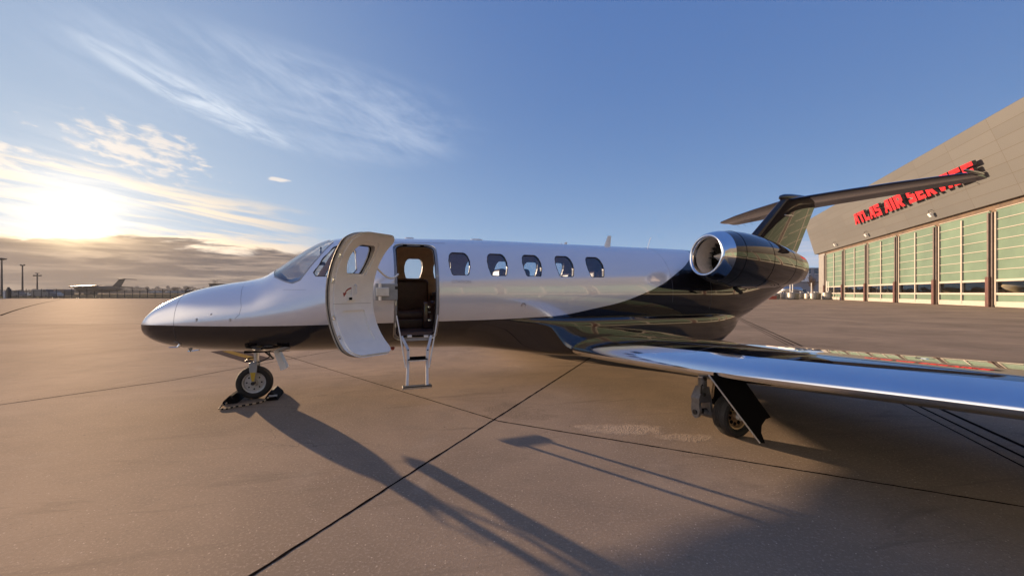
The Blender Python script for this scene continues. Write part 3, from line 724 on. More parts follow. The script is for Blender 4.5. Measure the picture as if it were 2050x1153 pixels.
# door frame ring
fr = hull(d0-.2, d1+.2, 20, .012).build('door_frame', M['grey'], JET)
inn = hull(d0-.3, d1+.3, 20, .075).build('cut', M['dark']); boolean(fr, inn, 'DIFFERENCE'); kill(inn)
c_ = prism_of(DOOR, .2, 1.2).build('cut', M['dark']); boolean(fr, c_, 'INTERSECT'); kill(c_)
c_ = prism_of(DOORI, .1, 1.3).build('cut', M['dark']); boolean(fr, c_, 'DIFFERENCE'); kill(c_)
def edge_tube(poly, off, r, name, m_, par, sub=3):
    P = []
    for i in range(len(poly)):
        (a_, b_), (c2, d2) = poly[i], poly[(i+1) % len(poly)]
        k_ = max(1, int(math.hypot(c2-a_, d2-b_)/.05))
        for j in range(k_): P.append((a_+(c2-a_)*j/k_, b_+(d2-b_)*j/k_))
    return MB().tube([L(t, pz(t, z)+off, z) for t, z in P], r, 6, closed=True).build(name, m_, par, smooth=50)
edge_tube(DOOR, -.003, .006, 'frame_edge', M['alu'], fr)
edge_tube(DOORI, -.02, .007, 'frame_seal', M['blackm'], fr)
dm = (d0+d1)/2
for t_ in (dm-.12, dm+.1):
    MB().box(L(t_, pz(t_, dz1-.02)-.005, dz1-.02), (.05, .03, .018)).build('latch', M['blackm'], fr)
for z_ in (1.0, 1.28, 1.55):
    MB().box(L(d1-.018, pz(d1, z_)-.03, z_), (.02, .03, .06), bev=.004).build('latch', M['alu'], fr)
    if z_ < 1.4: MB().box(L(d0+.018, pz(d0, z_)-.02, z_-.06), (.02, .03, .06), bev=.004).build('latch', M['alu'], fr)

# ---- the open door
DO = bpy.data.objects.new('cabin_door', None); COL.objects.link(DO); DO.parent = JET
g0 = .006
DP = rr_arc(d0+g0, d1-g0, dz0+g0, dz1-g0, .15)
dr = hull(d0-.2, d1+.2, 20, .0).build('door_shell', M['paint'], DO)
inn = hull(d0-.3, d1+.3, 20, .07).build('cut', M['dark']); boolean(dr, inn, 'DIFFERENCE'); kill(inn)
c_ = prism_of(DP, .2, 1.2).build('cut', M['dark']); boolean(dr, c_, 'INTERSECT'); kill(c_)
DW = win_poly(dm, .95)
c_ = prism_of(DW, .1, 1.3).build('cut', M['dark']); boolean(dr, c_, 'DIFFERENCE'); kill(c_)
finish_skin(dr, [M['paint'], M['cream'], M['seal']], inner_off=.07)
# raised inner trim panel
TP = rr_arc(d0+.025, d1-.045, dz0+.028, dz1-.03, .10)
tr = hull(d0-.2, d1+.2, 20, .069).build('door_trim', M['cream'], DO)
inn = hull(d0-.3, d1+.3, 20, .088).build('cut', M['dark']); boolean(tr, inn, 'DIFFERENCE'); kill(inn)
c_ = prism_of(TP, .2, 1.2).build('cut', M['dark']); boolean(tr, c_, 'INTERSECT'); kill(c_)
cc = prism_of(win_poly(dm, 1.12), .1, 1.3); c2 = prism_of(rrect(d0+.14, d1-.13, dz0+.15, dz0+.47, .02), .1, 1.3); cc.add(c2.v, c2.f)
c_ = cc.build('cut', M['dark']); boolean(tr, c_, 'DIFFERENCE'); kill(c_)
finish_skin(tr, [M['cream'], M['cream'], M['cream']], outer_off=.08, inner_off=.088)
for o_, off_ in ((.018, .008), (.03, .006), (.05, .006)):
    pp = [L(t, pz(t, z)-o_, z) for t, z in DP]
dn = []
def dpoly(poly): 
    P = []
    for i in range(len(poly)):
        (a_, b_), (c2_, d2_) = poly[i], poly[(i+1) % len(poly)]
        k_ = max(1, int(math.hypot(c2_-a_, d2_-b_)/.05))
        for j in range(k_): P.append((a_+(c2_-a_)*j/k_, b_+(d2_-b_)*j/k_))
    return P
for o_ in (.02, .038, .056):
    MB().tube([L(t, pz(t, z)-o_, z) for t, z in dpoly(DP)], .0055, 6, closed=True).build('door_seal', M['seal'] if o_ != .038 else M['blackm'], DO, smooth=50)
DWd = dpoly(DW)
vs = [L(t, pz(t, z)-.03, z) for t, z in DW]
MB().add(vs, [tuple(range(len(vs)))]).build('door_window', M['glass'], DO)
MB().tube([L(t, pz(t, z)-.03, z) for t, z in DWd], .009, 6, closed=True).build('window_seal', M['blackm'], DO, smooth=50)
# split line across the trim, handle box, latches and placards on the inner face
zs = 1.27
MB().tube([L(t, pz(t, zs)-.0895, zs) for t in (d0+.05, dm, d1-.035)], .002, 4).build('trim_joint', M['seal'], DO)
def plate(t, z, w_, h_, d_, m_, name, off=.088, par=DO):
    return MB().box(L(t, pz(t, z)-off-d_/2, z), (w_, d_, h_), bev=min(w_, h_, d_)*.2).build(name, m_, par)
hb = plate(dm+.0, 1.39, .06, .16, .022, M['cream'], 'door_handle_box')
plate(dm+.04, 1.325, .09, .055, .018, M['cream'], 'door_handle_box')
plate(dm+.05, 1.322, .035, .025, .006, M['blackm'], 'handle_recess', off=.107)
MB().tube([L(dm, pz(dm, 1.44)-.11, 1.47), L(dm, pz(dm, 1.44)-.135, 1.46), L(dm, pz(dm, 1.4)-.135, 1.37)], .01).build('door_handle', M['white'], DO)
ap = []
for i in range(7):
    a_ = R(20+i*12); ap.append((dm+.015+.11*math.cos(a_)*.9, 1.34+.10*math.sin(a_)))
arrow = MB()
for (a_, b_), (c2_, d2_) in zip(ap, ap[1:]):
    arrow.add([L(a_, pz(a_, b_)-.0895, b_+.008), L(c2_, pz(c2_, d2_)-.0895, d2_+.008), L(c2_, pz(c2_, d2_)-.0895, d2_-.012), L(a_, pz(a_, b_)-.0895, b_-.012)], [(0, 1, 2, 3)])
arrow.add([L(ap[0][0]-.025, pz(dm, 1.36)-.0895, ap[0][1]+.01), L(ap[0][0]+.022, pz(dm, 1.36)-.0895, ap[0][1]+.01), L(ap[0][0]+.01, pz(dm, 1.36)-.0895, ap[0][1]-.035)], [(0, 1, 2)])
arrow.build('red_arrow', M['redmark'], DO)
plate(dm+.15, 1.335, .05, .03, .001, M['redmark'], 'placard', off=.089) if False else None
for z_ in (1.77, 1.52, 1.12, .92):
    t_ = d1-.02
    lt = MB().box(L(t_, pz(t_, z_)-.074, z_), (.022, .012, .07), bev=.004).build('latch', M['alu'], DO)
    MB().cyl(L(t_, pz(t_, z_)-.07, z_), L(t_, pz(t_, z_)-.09, z_), .011, n=12).build('pin', M['steel'], lt)
for t_ in (dm-.13, dm+.11):
    for z_, dz_ in ((dz1-.028, .02), (dz0+.03, .02)):
        MB().box(L(t_, pz(t_, z_)-.085, z_), (.07, .018, .03), bev=.004).build('latch_plate', M['alu'], DO)
    for z_ in (dz1-.10, dz0+.09):
        MB().cyl(L(t_, pz(t_, z_)-.086, z_), L(t_, pz(t_, z_)-.094, z_), .012, n=14).build('plug', M['blackm'], DO)
# swing the door forward on its hinge
hp = Vector((d0, -(pz(d0, 1.4)), 0))
DOOR_ANG = R(-140)
newp = Vector((1.375, -1.06, -.035))
rotm = Matrix.Rotation(DOOR_ANG, 4, 'Z')
DO.matrix_local = Matrix.Translation(newp) @ rotm @ Matrix.Translation(-Vector((hp.x, hp.y, 0)))
# hinge arm
ha = MB().box(L(1.575, .845, 1.36), (.26, .045, .20), bev=.008).build('hinge_arm', M['grey'], JET)
MB().box(L(1.53, .885, 1.36), (.15, .04, .105), bev=.008).build('hinge_cover', M['pale'], ha)
MB().cyl(L(1.50, .88, 1.26), L(1.50, .88, 1.46), .018, n=12).build('hinge_pin', M['cream'], ha)
MB().box(L(1.69, .872, 1.41), (.035, .01, .035)).build('placard', M['dark'], ha)
# strap
sp = []
A_, B_ = at(752.5, 534, 1.15), at(797, 549, .80)
for i in range(13):
    s_ = i/12; q = A_.lerp(B_, s_); q.z -= .42*s_*(1-s_)*.55+.08*s_*s_*(1-s_)*2; sp.append(q)
MB().tube(sp, .012, 8).build('door_strap', M['cream'], JET, smooth=60)

# ---- folding steps
ST = bpy.data.objects.new('folding_steps', None); COL.objects.link(ST); ST.parent = JET
def A(px, py, p): return at(px, py, p)
for side in (0, 1):
    pp = [(804, 674, .76), (817, 700, .86), (817, 718, .89), (816, 745, .94), (815, 771, .99)] if side == 0 else [(863, 672, .76), (856, 700, .86), (855, 718, .89), (855, 745, .94), (855, 770, .99)]
    pts = [A(*q) for q in pp]
    mbx = MB()
    for (a_, b_) in zip(pts, pts[1:]):
        d = (b_-a_).normalized(); u = Vector((1, 0, 0)); u = (u-d*u.dot(d)).normalized(); v = d.cross(u)
        hw, ht = .016, .009
        mbx.rings([[p+u*i_*hw+v*j_*ht for i_, j_ in ((-1, -1), (1, -1), (1, 1), (-1, 1))] for p in (a_-d*.004, b_+d*.004)])
    mbx.build('side_rail', M['pale'], ST)
    q = pts[1]; MB().cyl(q+Vector((0, -.012, 0)), q+Vector((0, -.022, 0)), .008, n=10).build('bolt', M['blackm'], ST)
    sup = [A(794, 632, .74), A(800, 665, .83), A(812, 736, .95)] if side == 0 else [A(877, 630, .74), A(871, 665, .83), A(859, 736, .95)]
    MB().tube(sup, .0085, 8).build('support_tube', M['pale'], ST, smooth=50)
    hx_ = 820 if side == 0 else 853
    MB().box(A(hx_, 673, .765), (.055, .02, .03), bev=.004).build('hinge_bracket', M['white'], ST)
MB().box(A(836, 719, .90), (.235, .10, .014), bev=.003).box(A(836, 715, .86), (.19, .05, .016)).build('tread', M['blackm'], ST)
MB().box(A(836, 721.5, .945), (.24, .012, .014)).build('tread_edge', M['pale'], ST)
MB().box(A(835, 773, .985), (.345, .10, .022), bev=.004).build('tread', M['dark'], ST)
MB().box(A(835, 776.5, 1.03), (.35, .012, .02)).build('tread_edge', M['alu'], ST)
MB().box(A(836, 679, .735), (.30, .03, .03)).build('sill', M['grey'], ST)

# ---- antennas, ports and lines on the fuselage
def blade(t, h, c0, c1, sweep, name='antenna', m_=None, th=.012):
    z0 = ZT(t)-.015
    MB().rings([[L(t+dx*c+sw, dy*th*c/c0, z) for dx, dy in ((-.5, 0), (-.3, .7), (0, 1), (.3, .7), (.5, 0), (.3, -.7), (0, -1), (-.3, -.7))] for c, sw, z in ((c0, 0, z0), (c1, sweep, z0+h))]).build(name, m_ or M['white'], JET)
blade(5.25, .20, .13, .07, .05)
blade(4.44, .055, .07, .04, .02); blade(4.36, .03, .05, .03, .01)
for t_, r_ in ((2.93, .10), (1.60, .07), (1.93, .07)):
    MB().rings([[L(t_+r_*k_*math.cos(a_), .035*k_*math.sin(a_), ZT(t_)-.01+z_) for a_ in [2*math.pi*i/16 for i in range(16)]] for k_, z_ in ((1, 0), (.95, .022), (.7, .033), (.2, .036))]).build('antenna_dome', M['white'], JET, smooth=60)
MB().tube([L(6.10, 0, ZT(6.1)), L(6.15, 0, ZT(6.1)+.16), L(6.18, 0, ZT(6.1)+.20)], .004, 6).build('whip_antenna', M['white'], JET)
t_, z_ = hit(1048, 611)
MB().lathe(L(t_, pz(t_, z_)-.004, z_), L(0, 1, -.35), [(0, .037), (.006, .036), (.007, .022), (.0, .018), (-.004, .001)], 20).build('service_port', M['alu'], JET, smooth=40)
def surf_line(pxs, r, name='panel_line', m_=None):
    P = []
    for a_, b_ in zip(pxs, pxs[1:]):
        n = max(2, int(math.hypot(a_[0]-b_[0], a_[1]-b_[1])/6))
        for i in range(n): P.append((a_[0]+(b_[0]-a_[0])*i/n, a_[1]+(b_[1]-a_[1])*i/n))
    P.append(pxs[-1]); Q = []
    for q in P:
        t, z = hit(*q); Q.append(L(t, pz(t, z)-r*.35, z))
    MB().tube(Q, r, 5).build(name, m_ or M['line'], JET)
surf_line([(490, 567), (484, 580), (482, 600), (483, 615), (479, 630), (470, 638)], .0022)
surf_line([(776, 485.5), (830, 486), (891, 487.5)], .003)
surf_line([(567, 580), (612, 580)], .0015)
for t_, a0_, a1_ in ((-.70, -80, 100), (5.95, -10, 95), (6.75, -20, 95)):
    MB().tube([surf(t_, R(a0_+(a1_-a0_)*i/60), -.0) for i in range(61)], .0016, 5).build('panel_line', M['line'], JET)
surf_line([(283, 660), (300, 672), (345, 690)], .0015)
for q in ((394, 640), (461, 640), (423, 629)):
    t_, z_ = hit(*q); MB().box(L(t_, pz(t_, z_), z_), (.02, .008, .035 if q[0] != 423 else .015), bev=.003).build('latch', M['alu'], JET)
# pitot tube and drain mast under the nose
def Pt(px, py, p): return at(px, py, p)
MB().tube([Pt(364, 684, .22), Pt(356, 695, .24)], .016, 8).tube([Pt(357, 694.5, .24), Pt(338, 695.5, .24)], [.010, .006], 8).build('pitot_tube', M['steel'], JET, smooth=50)
MB().tube([L(-.62, -.2, .70), L(-.66, -.22, .62), L(-.78, -.22, .61)], .008, 8).build('pitot_tube', M['steel'], JET)
MB().prism([Pt(376, 696, .05), Pt(386, 697, .05), Pt(381, 705, .05)], (0, .008, 0)).build('drain_mast', M['grey'], JET)
MB().prism([L(1.02, .3, .63), L(1.12, .3, .63), L(1.10, .3, .56)], (0, .01, 0)).build('drain_mast', M['pale'], JET)
# beacon under the belly
MB().lathe(at(786, 697, .1), (0, 0, -1), [(-.04, .03), (0, .028), (.018, .02), (.028, .003)], 12).build('beacon', M['redmark'], JET)

# ---- wing to body fairing
def sup_ring(t, b_, zb_, zt_, n=48, ex=.55):
    zm = (zb_+zt_)/2; h = (zt_-zb_)/2; r_ = []
    for j in range(n):
        a_ = 2*math.pi*j/n; c, s_ = math.cos(a_), math.sin(a_)
        r_.append(L(t, b_*math.copysign(abs(c)**ex, c), zm+h*math.copysign(abs(s_)**ex, s_)))
    return r_
FT = [(2.2, .782, .39, 1.03), (4.6, .782, .39, 1.03), (6.2, .782, .40, 1.03), (6.7, .77, .42, 1.03), (7.05, .73, .47, 1.03), (7.3, .66, .56, 1.03), (7.55, .57, .68, 1.02), (7.8, .43, .82, 1.01)]
ff = [pchip([(r_[0], r_[i]) for r_ in FT]) for i in (1, 2, 3)]
ts = [2.25+5.55*i/80 for i in range(81)]
def fair_ring(t, n=96):
    zc = .78; c0 = sup_ring(t, ff[0](t), ff[1](t), ff[2](t), n, .30); w_ = min(1, max(0, (t-2.3)/2.2)); w_ = w_*w_*(3-2*w_); out = []
    zm, hb_ = 1.344, .80
    for q in c0:
        d = Vector((0, q.y, q.z-zc)); rf = d.length; d.normalize()
        # distance from (0, zc) to the hull circle in direction d
        b_ = d.z*(zc-zm); disc = b_*b_-((zc-zm)**2-hb_**2); rh = -b_+math.sqrt(max(disc, 0))
        if t < 5.2 and rf > rh: rf = rh-.006+w_*(rf-rh+.006)
        out.append(Vector((q.x, d.y*rf, zc+d.z*rf)))
    return out
MB().rings([fair_ring(t) for t in ts]).build('wing_fairing', M['black_paint'], JET, smooth=50)

# ---- lifting surfaces
def airfoil(n=20, tc=.12):
    P = []
    for i in range(n+1):
        x = (1-math.cos(math.pi*i/n))/2
        y = 5*tc*(.2969*math.sqrt(x)-.1260*x-.3516*x*x+.2843*x**3-.1036*x**4)
        P.append((x, y))
    return [(x, y*1.15) for x, y in reversed(P)] + [(x, -y*.85) for x, y in P[1:-1]]
def wing(secs, name, tc, split, names, mats, parent, vertical=False, droop=0):
    """secs: (p, t_le, z, chord); the first split fraction of chord is its own part"""
    rs = []
    for (p, t, z, c, *k) in secs:
        af = airfoil(24, tc*(k[0] if k else 1))
        if vertical: rs.append([L(t+x*c, y*c, z) for x, y in af])
        else: rs.append([L(t+x*c, p, z+y*c-max(0, x-.66)*c*droop) for x, y in af])
    af = airfoil(24, tc); n = len(af); objs = []
    xs = [x for x, _ in af]
    groups = [[] for _ in range(len(split)+1)]
    for j in range(n):
        xm = (xs[j]+xs[(j+1) % n])/2; gi = sum(1 for s_ in split if xm > s_); groups[gi].append(j)
    for gi, js in enumerate(groups):
        mbx = MB(); vs = [p for r_ in rs for p in r_]; fs = []
        for i in range(len(rs)-1):
            for j in js: fs.append((i*n+j, i*n+(j+1) % n, (i+1)*n+(j+1) % n, (i+1)*n+j))
        used = sorted({q for f in fs for q in f}); mp = {q: i for i, q in enumerate(used)}
        mbx.add([vs[q] for q in used], [tuple(mp[q] for q in f) for f in fs])
        # tip cap
        tip = [len(rs)*n-n+j for j in range(n)]
        if gi == (0 if len(groups) == 1 else 1):
            mbx.add([vs[q] for q in tip], [tuple(range(n))])
        objs.append(mbx.build(names[gi], mats[gi], parent if gi == (0 if len(groups) == 1 else 1) or not objs and gi != 0 else parent, smooth=40))
    return objs
def dense(sec, m_=6):
    o = []
    fs = [pchip([(q[0], q[i]) for q in sec]) for i in (1, 2, 3)]
    for a_, b_ in zip(sec, sec[1:]):
        for i in range(m_): p = a_[0]+(b_[0]-a_[0])*i/m_; o.append((p, fs[0](p), fs[1](p), fs[2](p)))
    o.append(tuple(sec[-1][:4])); return o
WSEC = [(.45, 4.28, .53, 2.5), (.75, 4.14, .53, 2.62), (.95, 4.07, .545, 2.68), (1.5, 4.02, .575, 2.68), (3.3, 4.06, .685, 2.5), (4.97, 4.31, .785, 2.12), (6.3, 4.50, .86, 1.6), (6.42, 4.75, .87, 1.1)]
for sd_ in (1, -1):
    s_ = dense(WSEC)
    s_ = [(sd_*p, t, z, c) for p, t, z, c in s_]
    wing(s_, 'wing', .115, [.115], ['wing_leading_edge', 'wing'], [M['steel'], M['black_paint']], JET)
def wz(t, p, up_=.004):
    i = 0
    f1, f2, f3 = [pchip([(q[0], q[i_]) for q in WSEC]) for i_ in (1, 2, 3)]
    x_ = min(1, max(0, (t-f1(p))/f3(p))); y_ = 5*.115*(.2969*math.sqrt(x_)-.1260*x_-.3516*x_*x_+.2843*x_**3-.1036*x_**4)*1.15
    return L(t, p, f2(p)+y_*f3(p)+up_)
def wl(name, pts, r_=.0022, m_=None):
    Q = []
    for a_, b_ in zip(pts, pts[1:]):
        for i in range(14): Q.append(wz(a_[0]+(b_[0]-a_[0])*i/14, a_[1]+(b_[1]-a_[1])*i/14, 0))
    Q.append(wz(*pts[-1], 0)); MB().tube(Q, r_, 5).build(name, m_ or M['line'], JET)
wl('panel_line', [(4.28, 2.95), (6.4, 2.95)]); wl('flap_gap', [(6.05, 1.1), (6.0, 3.7)], .004, M['blackm']); wl('aileron_gap', [(5.98, 3.75), (5.72, 5.9)], .004, M['blackm'])
wl('aileron_gap', [(5.98, 3.75), (6.45, 3.78)], .004, M['blackm']); wl('panel_line', [(4.60, 1.3), (4.62, 5.8)], .0018)
cpt = wz(5.0, 4.3, .001); MB().cyl(cpt, cpt+Vector((0, 0, .004)), .05, n=24).build('fuel_cap', M['steel'], JET)
# tailplane
TSEC = [(0, 9.60, 3.285, 1.04), (.25, 9.66, 3.285, 1.02), (2.3, 10.34, 3.26, .62), (2.42, 10.44, 3.26, .48)]
for sd_ in (1, -1):
    s_ = [(sd_*p, t, z, c) for p, t, z, c in dense(TSEC, 3)]
    wing(s_, 'tailplane', .10, [.10, .66], ['tailplane_leading_edge', 'tailplane', 'elevator'], [M['steel'] if False else M['black_paint'], M['tail_paint'], M['tail_paint']], JET, droop=.2)
    for p_ in (1.9, 2.1, 2.3):
        MB().tube([L(10.92, sd_*p_, 3.19), L(11.02, sd_*p_, 3.17)], .0035, 4).build('static_wick', M['dark'], JET)
MB().lathe(L(10.35, 2.45, 3.27), (1, 0, 0), [(-.22, .003), (-.15, .02), (0, .026), (.3, .024), (.42, .003)], 12).build('tip_weight', M['black_paint'], JET, smooth=50)
# fin and rudder
fs_ = []
for i in range(15):
    z = 1.9+1.46*i/14; le = 8.58+1.088*(z-2.47); te = 9.87+.549*(z-2.05)
    if z < 2.35: le -= (2.35-z)*1.3
    fs_.append((0, le, z, te-le))
wing(fs_, 'fin', .11, [.64], ['fin', 'rudder'], [M['tail_paint'], M['tail_paint']], JET, vertical=True)
MB().lathe(L(9.40, 0, 3.335), (1, 0, .012), [(.02, .004), (.06, .045), (.16, .075), (.35, .092), (.7, .088), (1.1, .05), (1.25, .01)], 24).build('fin_cap', M['black_paint'], JET, smooth=50)
for q in ((1572, 431), ):
    c = at(1578, 431, .09); MB().lathe(c-Vector((.12, 0, 0)), (1, 0, 0), [(0, .002), (.05, .022), (.13, .026), (.28, .002)], 12).build('logo_light', M['steel'], JET, smooth=50)
MB().prism([L(9.62, -.01, 1.86), L(10.05, -.01, 1.62), L(10.2, -.01, 1.66), L(9.98, -.01, 2.0)], (0, -.03, 0)).build('tail_fairing', M['black_paint'], JET)
MB().lathe(L(9.9, 0, 1.93), (1, 0, -.1), [(0, .12), (.15, .08), (.22, .05), (.23, .002)], 16).build('tail_cone', M['pale'], JET, smooth=50)

# ---- engines
def engine(sd_):
    E_ = bpy.data.objects.new('engine', None); COL.objects.link(E_); E_.parent = JET
    c = L(6.14, sd_*1.26, 1.92); ax = Vector((1, 0, -.095)).normalized()
    MB().lathe(c, ax, [(.10, .270), (.05, .272), (.012, .282), (0, .298), (.006, .316), (.035, .336), (.10, .362), (.19, .388)], 64).build('inlet_lip', M['steel'], E_, smooth=60)
    MB().lathe(c, ax, [(.19, .388), (.35, .414), (.6, .428), (.85, .425), (1.15, .395), (1.45, .345), (1.7, .295), (1.92, .245), (1.93, .225), (1.8, .22), (1.6, .2), (1.6, .001)], 64).build('nacelle', M['black_paint'], E_, smooth=60)
    MB().lathe(c, ax, [(.10, .270), (.30, .268), (.55, .285), (.56, .28)], 48).build('inlet_duct', mat('duct_liner', (.55, .50, .45), .5, .2, var=.1, vscale=20), E_, smooth=60)
    MB().lathe(c, ax, [(.42, .283), (.421, .001)], 32).build('fan_back', M['blackm'], E_)
    MB().lathe(c, ax, [(.17, .002), (.24, .035), (.33, .07), (.40, .09)], 24).build('spinner', M['grey'], E_, smooth=60)
    u = ax.orthogonal().normalized(); v = ax.cross(u)
    for j in range(20):
        a_ = 2*math.pi*j/20; d1_ = u*math.cos(a_)+v*math.sin(a_); d2_ = u*math.cos(a_+.22)+v*math.sin(a_+.22); d3 = u*math.cos(a_+.30)+v*math.sin(a_+.30)
        q0, q1, q2, q3 = c+ax*.33+d1_*.08, c+ax*.33+d2_*.268, c+ax*.39+d3*.268, c+ax*.39+(u*math.cos(a_+.2)+v*math.sin(a_+.2))*.08
        MB().add([q0, q1, q2, q3], [(0, 1, 2, 3)]).build('fan_blade', M['dark'], E_)
    MB().rings([[L(6.55+x*1.1, sd_*pp, 1.83+y*.5) for x, y in airfoil(10, .14)] for pp in (.65, .95)]).build('pylon', M['black_paint'], E_, smooth=50)
    MB().tube([at(1470, 576, 1.26), at(1484, 586, 1.26)], .03, 8).build('drain_mast', M['dark'], E_) if sd_ == 1 else None
    for f_ in (.36, .92, 1.5):
        rr = {.36: .4175, .92: .421, 1.5: .336}[f_]
        MB().tube([c+ax*f_+(u*math.cos(2*math.pi*j/48)+v*math.sin(2*math.pi*j/48))*rr for j in range(48)], .0022, 4, closed=True).build('panel_line', M['blackm'], E_)
engine(1); engine(-1)

# ---- nose gear
def wheel(c, axis, r, wd, rimm, name, parent, holes, rr=.58, spokes=False):
    W_ = bpy.data.objects.new(name, None); COL.objects.link(W_); W_.parent = parent
    hw = wd/2
    prof = [(-hw*.62, r*rr), (-hw*.95, r*.70), (-hw, r*.82), (-hw*.86, r*.93), (-hw*.5, r*.985), (-hw*.30, r), (-hw*.28, r*.975), (-hw*.22, r*.975), (-hw*.20, r), (-.004, r), (-.003, r*.975), (.003, r*.975), (.004, r), (hw*.20, r), (hw*.22, r*.975), (hw*.28, r*.975), (hw*.30, r), (hw*.5, r*.985), (hw*.86, r*.93), (hw, r*.82), (hw*.95, r*.70), (hw*.62, r*rr)]
    MB().lathe(c, axis, prof, 56).build('tyre', M['rubber'], W_, smooth=35)
    rp = [(-hw*.66, r*rr), (-hw*.60, r*rr*.90), (-hw*.30, r*rr*.82), (-hw*.34, r*rr*.35), (-hw*.7, r*rr*.28), (-hw*.7, .001)]
    rp2 = [(-a_, b_) for a_, b_ in rp]
    MB().lathe(c, axis, rp, 40).lathe(c, axis, rp2, 40).build('rim', rimm, W_, smooth=30)
    ax = Vector(axis).normalized(); u = ax.orthogonal().normalized(); v = ax.cross(u); hb_ = MB()
    for sgn in (-1, 1):
        for j in range(holes):
            a_ = 2*math.pi*j/holes; q = Vector(c)+(u*math.cos(a_)+v*math.sin(a_))*r*rr*.62+ax*sgn*hw*.32
            hb_.cyl(q, q+ax*sgn*.006, r*(.045 if not spokes else .085), n=10)
    hb_.build('rim_holes', M['blackm'], W_)
    return W_
NG = bpy.data.objects.new('nose_gear', None); COL.objects.link(NG); NG.parent = JET
wheel(L(0, 0, .208), (0, 1, 0), .208, .115, M['rim'], 'nose_wheel', NG, 8, rr=.64)
MB().cyl(L(.02, 0, .75), L(.02, 0, .47), .032).cyl(L(.02, 0, .52), L(.02, 0, .43), .022).build('strut', M['alu'], NG, smooth=50)
fk = MB()
for p_ in (.078, -.078):
    fk.rings([[L(x, p_+dy, z) for x, dy in ((-w_, -.009), (w_, -.009), (w_, .009), (-w_, .009))] for x0_, w_, z in ((0, .045, .44), (0, .040, .36), (0, .022, .27), (0, .014, .21))])
fk.box(L(0, 0, .45), (.09, .17, .035), bev=.01)
fk.build('fork', M['grey'], NG)
MB().prism([L(-.030, .0885, .345), L(.030, .0885, .345), L(.014, .0885, .235), L(-.014, .0885, .235)], (0, -.002, 0)).build('yellow_label', M['yellow'], NG)
MB().cyl(L(0, .1, .208), L(0, -.1, .208), .022).build('axle', M['dark'], NG)
MB().tube([L(.05, .03, .62), L(.16, .04, .60), L(.19, .04, .54), L(.12, .03, .49), L(.04, .02, .46)], .009, 6).tube([L(-.02, .0, .47), L(-.10, .02, .49), L(-.06, .02, .52), L(.0, 0, .52)], .008, 6).tube([L(.05, 0, .60), L(.28, 0, .60)], .012, 6).tube([L(.10, .02, .61), L(.22, .03, .50)], .012, 6).build('brace', M['dark'], NG)
# gear bay door behind the leg
MB().rings([[q for q in (A(548+dx, y_, .05), A(560+dx*.9+w_, y_+h_, .06), A(560+dx*.9+w_, y_+h_, .02), A(548+dx, y_, .01))] for dx, y_, w_, h_ in ((0, 702, 0, 0), (1, 703, 0, 0))]) if False else None
gd = MB()
c0, c1 = (A(554, 700, .12), A(568, 739, .12))
gd.prism([A(547, 702, .12), A(557, 703, .12), A(574, 737, .12), (A(562, 742, .12))], (0.0, .16, .0)).build('gear_door', M['white'], NG)
MB().box(L(.16, 0, .625), (.5, .22, .06)).build('gear_bay', M['blackm'], NG)

